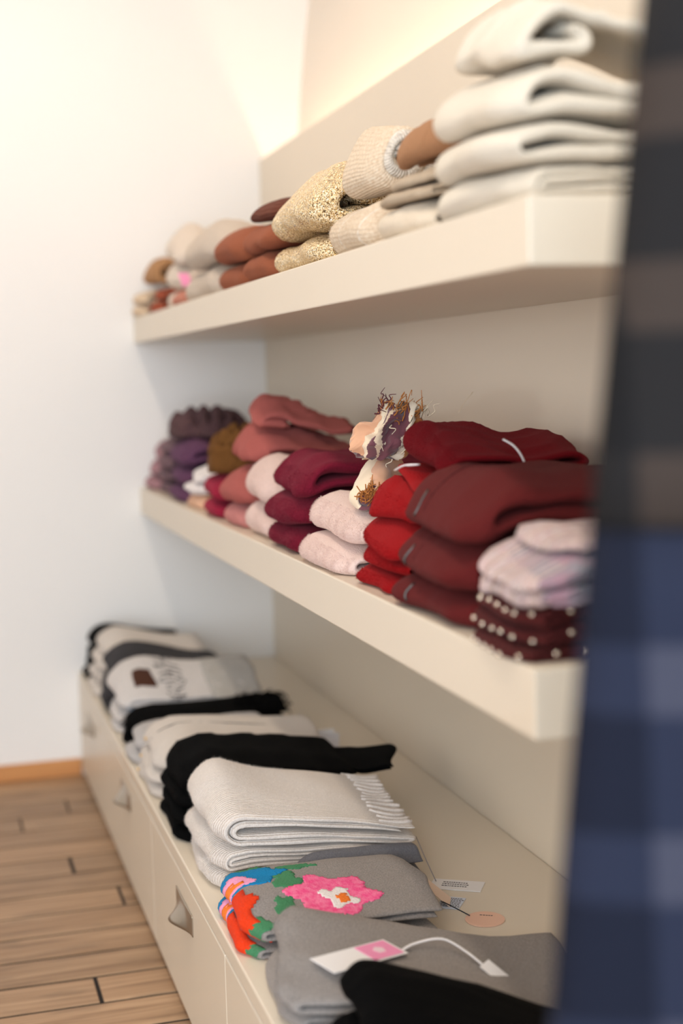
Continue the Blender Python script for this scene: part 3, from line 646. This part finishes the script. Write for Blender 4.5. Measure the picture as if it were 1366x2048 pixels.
# maroon zip sweaters
s = Stack(.004, -2.80, -3.12, ZM, .0, 31, .7)
for k, w_ in enumerate(('lowest', 'middle', 'topmost')):
    it = fold(s, 'folded_sweater', 'maroon jersey sweater %s of three with a small metal tab' % w_, 'sweater', maroon, (.070, .077, .086)[k], (.32, .33, .36)[k], **u2((.070, .077, .086)[k], (.32, .33, .36)[k], .42), dx=(0, .004, .012)[k], W=(.32, .33, .35)[k], dy=0, seams=[(.13, -.08, .3, .0032, fabric('maroon_shade_seam', (70, 20, 22)))], wr=1.3)
    ss = np.linspace(-.005, .022, 8); sweep('metal_tab', it.surf(ss, np.full(8, .095), .001), .0022, metalm, it.o, n=6)
# studded knits with the pale ribbed ones above
s = Stack(.0, -3.15, -3.37, ZM, .02, 32, .5, ecn=.08)
sm = None
bm = bmesh.new(); bmesh.ops.create_uvsphere(bm, u_segments=10, v_segments=6, radius=.0042); sm = bpy.data.meshes.new('stud'); bm.to_mesh(sm); bm.free(); sm.materials.append(studmat)
sm.polygons.foreach_set('use_smooth', [True]*len(sm.polygons))
for k, w_ in enumerate(('lowest', 'middle', 'topmost')):
    it = fold(s, 'folded_cardigan', 'dark maroon ribbed cardigan with bright studs, %s of three' % w_, 'cardigan', studm, .023, .30, 'U2', dx=.004*k)
    for v in (np.linspace(.02, .20, 7) if k == 2 else np.linspace(.05, .20, 6)):
        q = it.surf(np.array([.006*(k == 2)]), np.array([v]), .0005)[0]; link('stud', sm, None, it.o, q)
    for d_ in (.05, .09, .12, .17, .21):
        j = it.P[np.argmin(abs(it.P[:, 0]-d_)+(it.P[:, 1] < .018)*9)]; q = it.deform(np.array([[d_, it.W-.0005,   .015]]))[0]-it.org; link('stud', sm, None, it.o, q)
for k, (w_, H) in enumerate((('lower', .028), ('upper', .026))):
    it = fold(s, 'folded_cardigan', 'pale pink ribbed cardigan with slate lining, %s of two' % w_, 'cardigan', pinkrib, H, .27, **u2(H, .27, .36), dx=.002, wr=1.5, stat=120, grib=(.013, .34))
    s.h -= it.H+.006
    e = fold(s, 'lining', 'x', 'x', slate, H*.96, .26, 'S', dx=.026, lift=H*.02, dy=-.031, er=.02, adv=False, wr=1.5); s.h += it.H+.006; attach(e.o, it.o); e.o['label'] = 'slate grey lining with pink edge'
fold(s, 'folded_cardigan', 'thin pale pink ribbed cardigan laid on the pale pink pair', 'cardigan', pinkrib, .011, .22, 'U2', dx=.055, dy=-.02, W=.19, yaw=-.08, stat=120, grib=(.013, .34))
c = card('price_tag', 'white price tag lying on the pale pink cardigans', 'tag', cardw, (.25, -3.25, ZM+s.h+.002), (.0, .12, .3), .09, .045)

# fringed patterned scarf on the blush pile
def patterned():
    m, N, L, B = newmat('striped_wool'); uv = N.new('ShaderNodeUVMap'); sx = N.new('ShaderNodeSeparateXYZ'); L.new(uv.outputs[0], sx.inputs[0])
    nz = N.new('ShaderNodeTexNoise'); nz.inputs['Scale'].default_value = 20; L.new(uv.outputs[0], nz.inputs['Vector'])
    a = N.new('ShaderNodeMath'); a.operation = 'MULTIPLY_ADD'; a.inputs[1].default_value = .02; L.new(nz.outputs['Fac'], a.inputs[0]); L.new(sx.outputs['X'], a.inputs[2])
    f = N.new('ShaderNodeMath'); f.operation = 'MULTIPLY'; f.inputs[1].default_value = 1.5; L.new(a.outputs[0], f.inputs[0])
    fr = N.new('ShaderNodeMath'); fr.operation = 'FRACT'; L.new(f.outputs[0], fr.inputs[0])
    cr = N.new('ShaderNodeValToRGB'); cr.color_ramp.interpolation = 'CONSTANT'; e = cr.color_ramp.elements
    e[0].position = 0; e[0].color = lin((224, 172, 136))+(1,); e[1].position = .14; e[1].color = lin((236, 218, 190))+(1,)
    for p_, c_ in ((.25, (112, 64, 74)), (.33, (230, 206, 176)), (.37, (104, 56, 66)), (.60, (238, 222, 198)), (.74, (170, 106, 54)), (.9, (98, 52, 62))): k = e.new(p_); k.color = lin(c_)+(1,)
    L.new(fr.outputs[0], cr.inputs[0]); L.new(cr.outputs[0], B.inputs['Base Color']); B.inputs['Roughness'].default_value = .9; B.inputs['Sheen Weight'].default_value = .3
    return m
stripe = patterned(); cinn = fabric('cinnamon_fringe', (186, 122, 66), (140, 84, 42), mel=.5); ecru = fabric('ecru_fringe', (238, 220, 194)); wine = fabric('wine_fringe', (96, 48, 58))
s = Stack(.06, -2.30, -2.52, ZM, .03, 33, .4); s.h = hpk+.002
P, t = roll_path(.092, 2.4, .0145)
sc = fold(s, 'fringed_scarf', 'cream, wine and cinnamon striped scarf rolled up with frayed fringe', 'scarf', stripe, .092, path=P, t=t, W=.19, dx=.006, yaw=.55, ecn=.08, ec=.06, er=.025, wr=.8)
def scarf_top(it):
    g = np.random.default_rng(3); org = it.org; zb = ZM+hpk
    # gathered end of the scarf standing up: a bundle with deep pleats
    ax = spline([(.13, -2.40, zb+.07), (.135, -2.405, zb+.10), (.15, -2.41, zb+.13), (.165, -2.415, zb+.165)], 5); rd = np.interp(np.linspace(0, 1, len(ax)), (0, .3, .7, 1), (.035, .05, .046, .028))
    n = 64; V = []; F = []; uvs = []
    for i, (p, r) in enumerate(zip(ax, rd)):
        tw = i*.09
        for k in range(n):
            th = 2*math.pi*k/n; f = 1+.26*math.sin(7*th+tw*5)+.10*math.sin(13*th+tw*9+1); V.append(p+np.array([r*f*math.cos(th+tw)*1.15, r*f*math.sin(th+tw)*.9, .012*math.sin(5*th+i)*(i/len(ax))])-org); uvs.append((1.34*k/n+i*.02, th))
    m_ = len(ax)
    for i in range(m_-1):
        for k in range(n): F.append((i*n+k, i*n+(k+1) % n, (i+1)*n+(k+1) % n, (i+1)*n+k))
    F += [tuple(range(n))[::-1], tuple((m_-1)*n+k for k in range(n))]
    V = np.array(V); V = V+.0045*np.sin(V[:, [1, 2, 0]]*130+1)+.0025*np.sin(V[:, [2, 0, 1]]*290+2)
    link('gathered_end', mesh_np('gathered_end', V, F, uv=uvs), stripe, it.o)
    tipc = ax[-1]
    for col, n_, ctr, spread, up in ((cinn, 32, tipc+np.array([-.01, -.02, -.012]), .016, .35), (ecru, 28, tipc+np.array([.035, -.005, -.015]), .007, 1.2), (ecru, 9, tipc+np.array([-.03, -.02, -.06]), .02, -.2), (wine, 10, tipc+np.array([-.035, -.01, .0]), .008, .5)):
        Va, Fa = [], []; off = 0
        for i in range(n_):
            tip = ctr+g.normal(size=3)*spread; d = np.array([g.normal()*.3, -.2+g.normal()*.3, up+.2+g.normal()*.25]); d /= np.linalg.norm(d); ln = g.uniform(.014, .030)
            kx = g.normal(size=3)*.005; k2 = g.normal(size=3)*.007; Q = spline([tip, tip+d*ln*.35+kx, tip+d*ln*.7+k2*.6, tip+d*ln+kx*1.6+np.array([0, 0, -.003])], 4)-org
            V, F = sweep_geo(Q, np.linspace(.0015, .0006, len(Q)), 4); Va.append(V); Fa += [tuple(q+off for q in f) for f in F]; off += len(V)
        f = link('fringe', mesh_np('fringe', np.vstack(Va), Fa), col, it.o); f['kind'] = 'stuff'
    Va, Fa = [], []; off = 0
    for i in range(90):  # frayed tuft in the centre of the roll
        q = it.deform(np.array([[.046+g.normal()*.010, .188, .046+g.normal()*.010]]))[0]; d = np.array([g.normal()-.3, -.5, g.normal()]); d /= np.linalg.norm(d); Q = spline([q, q+d*.008, q+d*.014+g.normal(size=3)*.005], 4)-org
        V, F = sweep_geo(Q, .0012, 4); Va.append(V); Fa += [tuple(q+off for q in f) for f in F]; off += len(V)
    f = link('fringe', mesh_np('fringe', np.vstack(Va), Fa), cinn, it.o); f['kind'] = 'stuff'
scarf_top(sc)
o = sweep('loose_thread', spline([(.175, -2.70, ZM+hrd+.09), (.20, -2.66, ZM+hrd+.105), (.235, -2.62, ZM+hrd+.125)], 5), .0006, ecru, n=5); tag(o, 'thin pale thread sticking up from the dark red sweater', 'thread')

# ================================================================== DRAWER UNIT TOP
FX = UX+.012
s = Stack(FX, -.02, -.22, ZU, .25, 41)
for k, w_ in enumerate(('lowest', 'second from the bottom', 'third from the bottom', 'topmost')): fold(s, 'folded_sweater', 'black folded sweater %s beside the end wall' % w_, 'sweater', black, .045, .32, 'U2', dx=.004*k)
s = Stack(FX, -.24, -.47, ZU, .25, 42)
for k, w_ in enumerate(('lowest', 'second from the bottom', 'third from the bottom', 'topmost')): fold(s, 'folded_sweater', 'cream folded sweater %s beside the black pile at the end wall' % w_, 'sweater', oatc, .049, .34, 'U2', dx=.006*k)
s = Stack(FX, -.49, -.74, ZU, .25, 43)
for k, w_ in enumerate(('lowest', 'middle', 'topmost')): fold(s, 'folded_sweater', 'charcoal folded sweater %s of three' % w_, 'sweater', char, (.06, .062, .076)[k], .36, 'U2', dx=.008*k, seams=[(.05, -.05, .2, .0015, None)] if k == 2 else ())
s = Stack(FX, -.76, -.98, ZU, .12, 44, vsl=.42)
fold(s, 'folded_sweater', 'light grey folded sweater lowest under the one with a brown patch', 'sweater', lgrey, .05, .38, 'U3')
fold(s, 'folded_sweater', 'light grey folded sweater second from bottom under the brown patch one', 'sweater', lgrey, .05, .40, 'U3', dx=.004)
fold(s, 'folded_sweater', 'pale blue grey folded sweater just under the brown patch one', 'sweater', jean, .026, .41, 'U2', dx=.03)
pt = fold(s, 'folded_sweater', 'light grey sweater with brown patch and dark script embroidery', 'sweater', lgrey, .07, .43, 'U2', dx=.006, W=.24, dy=.008)
motif(pt, 'square_patch', lambda a, b: True, .055, .115, .11, .19, .0015, fabric('brown_patch', (74, 46, 34)), 'dark brown square patch', cell=.01, jag=0)
motif(pt, 'rib_panel', lambda a, b: True, .27, .43, .004, .266, .0012, fabric('grey_rib', (176, 172, 166), (150, 146, 142), rib=.005, ribdir='Y', ribdist=.002), 'grey ribbed panel', cell=.02, jag=0)
for k in range(6):   # script letters worked in dark yarn across the front
    v0 = .03+.038*k; th = np.linspace(0, 1, 22); w_ = (.020, .034, .028, .040, .022, .03)[k]
    ss = .165+w_*np.sin(2*math.pi*th+k)*.8+.012*np.sin(4*math.pi*th+2*k); vv = v0+.034*th+.009*np.sin(4*math.pi*th+k)
    sweep('script_stitching', pt.surf(ss, vv, .001), .0017, char, pt.o, n=5)
# black fringed scarf
s = Stack(FX, -1.0, -1.12, ZU, .05, 45)
fold(s, 'folded_scarf', 'black folded scarf underneath the black fringed one', 'scarf', black, .05, .42, 'U3')
bs = fold(s, 'fringed_scarf', 'black fuzzy scarf with fringe hanging over the edge of the pile', 'scarf', black, .05, .46, 'U2', W=.15, dy=.012, dx=.01, wr=1.6)
Va, Fa, off = [], [], 0; g = np.random.default_rng(8)
for i in range(520):
    if i < 300: q = bs.surf(np.array([g.uniform(-.13, .03)]), np.array([g.uniform(.0, .15)]), 0)[0]; d = np.array([-.6, g.normal()*.5, -.6+g.normal()*.4])
    else: q = bs.surf(np.array([g.uniform(.30, .46)]), np.array([g.uniform(.0, .15)]), 0)[0]; d = np.array([.7+g.normal()*.4, g.normal()*.6, -.1+g.normal()*.4])
    d /= np.linalg.norm(d); ln = g.uniform(.012, .028); V, F = sweep_geo(spline([q, q+d*ln*.6, q+d*ln+g.normal(size=3)*.004+np.array([0, 0, -.003])], 3), .0013, 4)
    Va.append(V); Fa += [tuple(a+off for a in f) for f in F]; off += len(V)
f = link('fringe', mesh_np('fringe', np.vstack(Va), Fa), black, bs.o); f['kind'] = 'stuff'
s = Stack(FX, -1.15, -1.34, ZU, .12, 46)
fold(s, 'folded_sweater', 'mid grey folded sweater lower of two beside the black fringed scarf', 'sweater', mgrey, .046, .36, 'U2')
fold(s, 'folded_sweater', 'mid grey folded sweater upper of two beside the black fringed scarf', 'sweater', mgrey, .05, .36, 'U2', dx=.008)
s = Stack(FX, -1.36, -1.66, ZU, .14, 47, vsl=.12)
goldm = plain('gold_button', (220, 180, 100), .3, metal=.9)
for k, w_ in enumerate(('lowest', 'middle', 'topmost')):
    it = fold(s, 'folded_sweater', 'pale beige sweater with dark piping and tiny gold badge, %s of three' % w_, 'sweater', oatc, (.046, .044, .050)[k], (.4, .4, .43)[k], **u2((.046, .044, .050)[k], (.4, .4, .43)[k], .45), dx=(0, .004, .012)[k], seams=[(.13, -.07, .3, .0017, navyline)], fuzz=1500)
    q = it.surf(np.array([.004]), np.array([.07]), .001)[0]; bm = bmesh.new(); bmesh.ops.create_uvsphere(bm, u_segments=8, v_segments=6, radius=.004); me = bpy.data.meshes.new('badge'); bm.to_mesh(me); bm.free(); link('badge', me, goldm, it.o, q)
s = Stack(FX, -1.69, -2.0, ZU, .22, 48)
for k, w_ in enumerate(('lowest', 'second from the bottom', 'third from the bottom')): fold(s, 'folded_sweater', 'black folded sweater %s beside the oatmeal pile' % w_, 'sweater', black, .043, .38, **u2(.043, .38, .44), dx=.004*k, fuzz=800)
it = fold(s, 'folded_sweater', 'black sweater with ribbed cuff, topmost beside the oatmeal pile', 'sweater', black, .062, .40, **u2(.062, .40, .43), dx=.014, fuzz=1200)
cf = fold(s, 'ribbed_cuff', 'x', 'x', blackrib, .03, .17, 'U2', dx=.36, W=.2, dy=-.09, lift=-.05, yaw=.25, adv=False, er=.03, wr=1.6); attach(cf.o, it.o); cf.o['label'] = 'black ribbed cuff'
s = Stack(FX, -2.015, -2.325, ZU, .36, 49, vsl=.16, ecn=.06)
ofz = oat
for k, w_ in enumerate(('lowest', 'middle')): fold(s, 'folded_sweater', 'oatmeal ribbed folded sweater %s of three' % w_, 'sweater', oat, (.056, .056)[k], .38, 'U4', dx=.006*k, fuzz=3500, stat=18)
it = fold(s, 'folded_sweater', 'oatmeal ribbed folded sweater topmost with frilled cuff at the back', 'sweater', oat, .10, .425, 'U4g', dx=.014, ftop=True, fuzz=6000, stat=20, wr=1.3)
for k in range(15):   # frilled hem at the back edge
    v = .02+.0195*k; Q = it.surf(np.linspace(.36, .432, 8)+.004*math.sin(k*2), np.full(8, v)+.006*np.sin(np.linspace(0, 3, 8)+k), .003); sweep('hem_frill', Q, [.0025, .003, .0035, .0042, .005, .0052, .005, .004], oat, it.o, n=8)
s = Stack(FX, -2.40, -2.675, ZU, .12, 50, vsl=.2, nose=.1)
blue = fabric('embroidery_blue', (22, 126, 178), rib=.003, ribdir='X'); pinkl = fabric('embroidery_pink', (240, 160, 196), rib=.003, ribdir='X'); orange = fabric('embroidery_orange', (246, 128, 50), rib=.003, ribdir='X')
redo = fabric('embroidery_red', (226, 62, 24), rib=.004, ribdir='X', ribdist=.003); green = fabric('embroidery_green', (70, 132, 92), rib=.003, ribdir='X'); hot = fabric('embroidery_hot_pink', (238, 84, 140), (248, 150, 180), mel=.6, melscale=90, rib=.003, ribdir='X'); whit = fabric('embroidery_white', (244, 236, 232))
for k, w_ in enumerate(('lower', 'upper')):
    it = fold(s, 'floral_sweater', 'dark grey sweater with colourful flower embroidery, %s of two' % w_, 'sweater', dgrey, (.040, .040)[k], (.36, .37)[k], 'U2', dx=(0, .006)[k], fuzz=1500, stat=18)
    motif(it, 'green_leaf', ell(.055, .022, .03, .016, .2, 4), .0, .11, .003, .05, .0016, green, smax=9 if k else .022)
    motif(it, 'blue_petal', ell(.03, .07, .075, .05, .12, 6, 1), -.06, .12, .012, .13, .0022, blue, smax=9 if k else .022)
    motif(it, 'pink_petal', ell(.0, .085, .045, .030, .15, 4), -.06, .06, .045, .125, .0036, pinkl, smax=9 if k else .022)
    motif(it, 'orange_petal', ell(-.008, .088, .026, .014, .15, 4), -.05, .04, .06, .115, .005, orange, smax=9 if k else .022)
    motif(it, 'red_petal', ell(-.018, .19, .046, .072, .12, 7, 2), -.09, .07, .11, .275, .0032, redo, cell=.005, smax=9 if k else .022)
    motif(it, 'green_leaf', ell(.012, .255, .026, .018, .15, 5), -.03, .06, .22, .272, .0016, green, smax=9 if k else .022)
    if k:
        motif(it, 'green_leaf', ell(.135, .055, .045, .016, .2, 5), .08, .19, .03, .08, .0016, green)
        motif(it, 'green_leaf', ell(.10, .125, .024, .045, .25, 5), .06, .15, .07, .19, .0016, green)
        motif(it, 'green_leaf', ell(.082, .22, .022, .03, .2, 5), .05, .13, .18, .26, .0016, green)
        motif(it, 'hot_pink_petal', ell(.175, .185, .078, .068, .16, 6, .5), .08, .27, .10, .262, .0022, hot)
        motif(it, 'white_petal', ell(.182, .195, .03, .026, .3, 4), .14, .23, .15, .24, .0036, whit)
        motif(it, 'orange_petal', ell(.186, .198, .013, .013, .2, 4), .16, .21, .175, .22, .0048, orange)
# dark slate sweater lying behind the floral pair, against the oatmeal pile
hf = s.h
s2 = Stack(-.06, -2.335, -2.395, ZU, .25, 51)
fold(s2, 'folded_sweater', 'slate grey sweater tucked between the oatmeal and floral piles', 'sweater', dgrey2, .085, .26, 'U4', er=.02)
# grey sweaters with the pink tag
s = Stack(FX, -2.715, -2.975, ZU, .60, 52, 1.2, vsl=.25)
fold(s, 'folded_sweater', 'plain mid grey sweater under the one with the pink tag', 'sweater', dgrey, .055, .44, 'U2', wr=1.5, yaw=.14)
gt = fold(s, 'folded_sweater', 'plain mid grey sweater with a pink price tag on it', 'sweater', dgrey, .066, .50, 'U2', yaw=.2, dx=.01, wr=1.6, W=.30, dy=.015, fuzz=2500, crk=.003, crf=35, stat=26)
s3 = Stack(FX+.03, -3.02, -3.30, ZU, .72, 53, 1.4, vsl=.3)
fold(s3, 'folded_trousers', 'black folded knit trousers at the open end of the drawer unit', 'trousers', black, .085, .50, 'U2', wr=2, yaw=.18)
s3.h += .02
fold(s3, 'folded_sweater', 'black folded sweater laid over the black knit trousers', 'sweater', black, .078, .50, 'U3', dx=.03, wr=2.2, W=.28, yaw=.22, crk=.007, crf=30, stat=26)

# price tags on the drawer unit
def marks(o, rows, x0, x1, y0, dy, z=.0013):
    for k in range(rows):
        g = random.Random(k); a = x0; 
        bmm = bmesh.new()
        while a < x1:
            wd = g.uniform(.002, .005)
            bmesh.ops.create_cube(bmm, size=1, matrix=Matrix.Translation((a+wd/2, y0-dy*k, z+.00015)) @ Matrix.Diagonal((wd, dy*.35, .0003, 1))); a += wd+.0015
        me = bpy.data.meshes.new('printed_line'); bmm.to_mesh(me); bmm.free(); link('printed_line', me, ink, o)
def eye(o, q): 
    sweep('tag_string', q, .0011, cordg, o, n=5)
q = gt.surf(np.array([.125]), np.array([.19]), .004)[0]+gt.org
t1 = card('price_tag', 'white folded price tag with a pink half lying on the grey sweater', 'tag', cardw, q, (.10, .10, math.radians(26)), .165, .06)
bm = bmesh.new(); bmesh.ops.create_cube(bm, size=1, matrix=Matrix.Translation((.044, 0, .0018)) @ Matrix.Diagonal((.066, .052, .0008, 1))); me = bpy.data.meshes.new('pink_panel'); bm.to_mesh(me); bm.free(); link('pink_panel', me, cardp, t1)
E_ = plain('tag_mark', (240, 214, 222), .5)
bm = bmesh.new(); bmesh.ops.create_cone(bm, cap_ends=True, segments=5, radius1=.012, radius2=.012, depth=.0004, matrix=Matrix.Translation((.044, 0, .0024))); me = bpy.data.meshes.new('printed_mark'); bm.to_mesh(me); bm.free(); link('printed_mark', me, E_, t1)

q = gt.surf(np.array([.195, .225, .27, .31, .345]), np.array([.155, .125, .12, .14, .17]), .009)+gt.org
q[1:4, 2] += (.006, .016, .010)
rb = sweep('ribbon', spline(q-np.array(t1.location), 6), .0034, cordw, None, flat=(1, .4)); rb.parent = t1
rb.matrix_parent_inverse = Matrix(); rb.data.transform(t1.rotation_euler.to_matrix().inverted().to_4x4())
q = gt.surf(np.array([.36]), np.array([.18]), .004)[0]+gt.org
t2 = card('price_tag', 'small white folded tag at the end of the white ribbon', 'tag', cardw, q, (.1, .5, math.radians(-50)), .055, .028)
# tags lying on the board behind the piles
t3 = card('price_tag', 'white price tag with handwriting lying on the drawer unit', 'tag', cardw, (.25, -2.45, ZU+.0006), (0, 0, math.radians(-32)), .105, .055)
marks(t3, 3, -.03, .02, .012, .010)
sweep('tag_string', spline([(-.045, .01, .002), (-.075, .055, .03), (-.11, .12, .055)], 6), .001, cordg, t3, n=5)
t4 = card('price_tag', 'long beige paper tag leaning on the floral sweaters', 'tag', cardb, (.172, -2.53, ZU+.030), (.15, .7, math.radians(-20)), .08, .036)
t5 = card('price_tag', 'small pale blue printed tag beside the round peach tag', 'tag', plain('pale_blue_card', (214, 222, 236), .5), (.205, -2.535, ZU+.0006), (0, 0, math.radians(-35)), .045, .06)
marks(t5, 7, -.018, .018, .022, .007)
t6 = card('price_tag', 'round peach coloured tag lying on the drawer unit', 'tag', cardo, (.235, -2.635, ZU+.0006), (0, 0, -.5), .075, .075, round_=True)
marks(t6, 1, -.012, .012, .018, .008)
sweep('tag_string', spline([(-.03, .01, .002), (-.06, .02, .012), (-.09, .05, .012)], 5), .0012, navyline, t6, n=5)
# clear pouch tag standing behind the beige pile
t7 = empty('hang_tag', (.285, -1.34, ZU)); tag(t7, 'white hang tag with looped cord standing on the drawer unit', 'tag')
link('card', box_me('card', -.03, .03, -.0015, .0015, .001, .055), cardw, t7)
link('card', box_me('card', -.015, .042, -.012, -.010, .001, .045), plain('clear_card', (226, 224, 228), .2), t7)
sweep('tag_string', spline([(-.02, -.004, .045), (-.05, -.01, .06), (-.085, -.02, .045), (-.07, -.03, .02), (-.03, -.02, .03), (0, -.006, .045)], 6), .0022, cordw, t7, n=6)

# ================================================================== coat on a rail, close to the camera
def coat():
    def check(name, cols):
        m, N, L, B = newmat(name); tc = N.new('ShaderNodeTexCoord'); sx = N.new('ShaderNodeSeparateXYZ'); L.new(tc.outputs['Object'], sx.inputs[0])
        def band(out, per, duty, ph):
            a = N.new('ShaderNodeMath'); a.operation = 'MULTIPLY_ADD'; a.inputs[1].default_value = 1/per; a.inputs[2].default_value = ph; L.new(out, a.inputs[0])
            f = N.new('ShaderNodeMath'); f.operation = 'FRACT'; L.new(a.outputs[0], f.inputs[0])
            g = N.new('ShaderNodeMath'); g.operation = 'LESS_THAN'; g.inputs[1].default_value = duty; L.new(f.outputs[0], g.inputs[0]); return g.outputs[0]
        bz = band(sx.outputs['Z'], .15, .36, .15); bx = band(sx.outputs['X'], .13, .36, .3)
        ad = N.new('ShaderNodeMath'); ad.operation = 'ADD'; L.new(bz, ad.inputs[0]); L.new(bx, ad.inputs[1])
        hf = N.new('ShaderNodeMath'); hf.operation = 'MULTIPLY'; hf.inputs[1].default_value = .5; L.new(ad.outputs[0], hf.inputs[0])
        cr = N.new('ShaderNodeValToRGB'); e = cr.color_ramp.elements; e[0].color = lin(cols[0])+(1,); e[1].color = lin(cols[2])+(1,); k = e.new(.5); k.color = lin(cols[1])+(1,)
        L.new(hf.outputs[0], cr.inputs[0]); L.new(cr.outputs[0], B.inputs['Base Color']); B.inputs['Roughness'].default_value = .9; B.inputs['Specular IOR Level'].default_value = .15; return m
    m = check('navy_check_wool', ((20, 24, 38), (32, 37, 54), (58, 60, 74))); blk = check('black_brown_check_wool', ((22, 22, 24), (30, 29, 30), (56, 48, 44)))
    def xl(z): return -.172-.118*(1.695-z)
    yc = -4.02; cx = .10
    root = empty('hanging_coat', (cx, yc, .55)); tag(root, 'black topped navy checked coat hanging from the rail', 'coat')
    def loft(name, zs, a, b, cxs, mat, n=40, fold_=.0, cap=True):
        V = []; F = []
        for i, z in enumerate(zs):
            for k in range(n):
                th = 2*math.pi*k/n; f = 1+fold_*math.sin(7*th+z*3)*(1-i/len(zs)); V.append((cxs[i]-cx+a[i]*math.cos(th)*f, b[i]*math.sin(th)*f, z-.55))
        for i in range(len(zs)-1):
            for k in range(n): F.append((i*n+k, i*n+(k+1) % n, (i+1)*n+(k+1) % n, (i+1)*n+k))
        F += [tuple(range(n))[::-1], tuple((len(zs)-1)*n+k for k in range(n))]
        return link(name, mesh_np(name, V, F), mat, root)
    zs = list(np.linspace(.55, 1.27, 12)); loft('skirt', zs, [cx-xl(z) for z in zs], [.10+.03*(1.27-z) for z in zs], [cx]*12, m, fold_=.05)
    zs = list(np.linspace(1.272, 1.70, 8))+[1.735, 1.755, 1.77]; loft('bodice', zs, [cx-xl(z) for z in zs[:8]]+[.20, .13, .06], [.10]*7+[.095, .08, .06, .045], [cx]*11, blk)
    loft('collar', [1.765, 1.78, 1.80, 1.815], [.07, .075, .07, .06], [.05, .055, .05, .045], [cx]*4, blk)
    for sd in (-1, 1):
        zs = np.linspace(.98, 1.69, 10); c_ = [cx+sd*(cx-xl(z)-.10) for z in zs]
        sl = loft('sleeve', list(zs), [.045]*8+[.055, .045], [.062]*8+[.06, .05], c_, blk)
        sl.location.y = .075
    for k in range(3):
        bm = bmesh.new(); bmesh.ops.create_cone(bm, cap_ends=True, segments=16, radius1=.011, radius2=.011, depth=.005, matrix=Matrix.Translation((0, -.104, .78+.14*k)) @ Matrix.Rotation(math.pi/2, 4, 'X'))
        me = bpy.data.meshes.new('button'); bm.to_mesh(me); bm.free(); link('button', me, plain('brown_button', (120, 84, 60), .4), root)
    chrome = plain('chrome_wire', (200, 200, 200), .2, metal=1)
    hk = [(0, 0, 1.26), (0, 0, 1.345)]+[(.022*math.cos(a)+0, 0, 1.375+.022*math.sin(a)*1.0) for a in np.linspace(math.radians(-120), math.radians(190), 16)]
    hk = [(0, 0, 1.24), (0, 0, 1.33)]+[(.021*math.sin(a), 0, 1.352-.021*math.cos(a)) for a in np.linspace(0.2, math.radians(285), 16)]
    sweep('hanger_hook', hk, .0025, chrome, root, n=8)
    ra = empty('garment_rail', (cx, yc, 1.88)); tag(ra, 'chrome garment rail hung from the ceiling', 'rail')
    sweep('rod', [(0, -.35, .022), (0, .3, .022)], .012, chrome, ra, n=16)
    for y in (-.33, .28): sweep('hanger_rod', [(0, y, .022), (0, y, 1.22)], .008, chrome, ra, n=12)
coat()
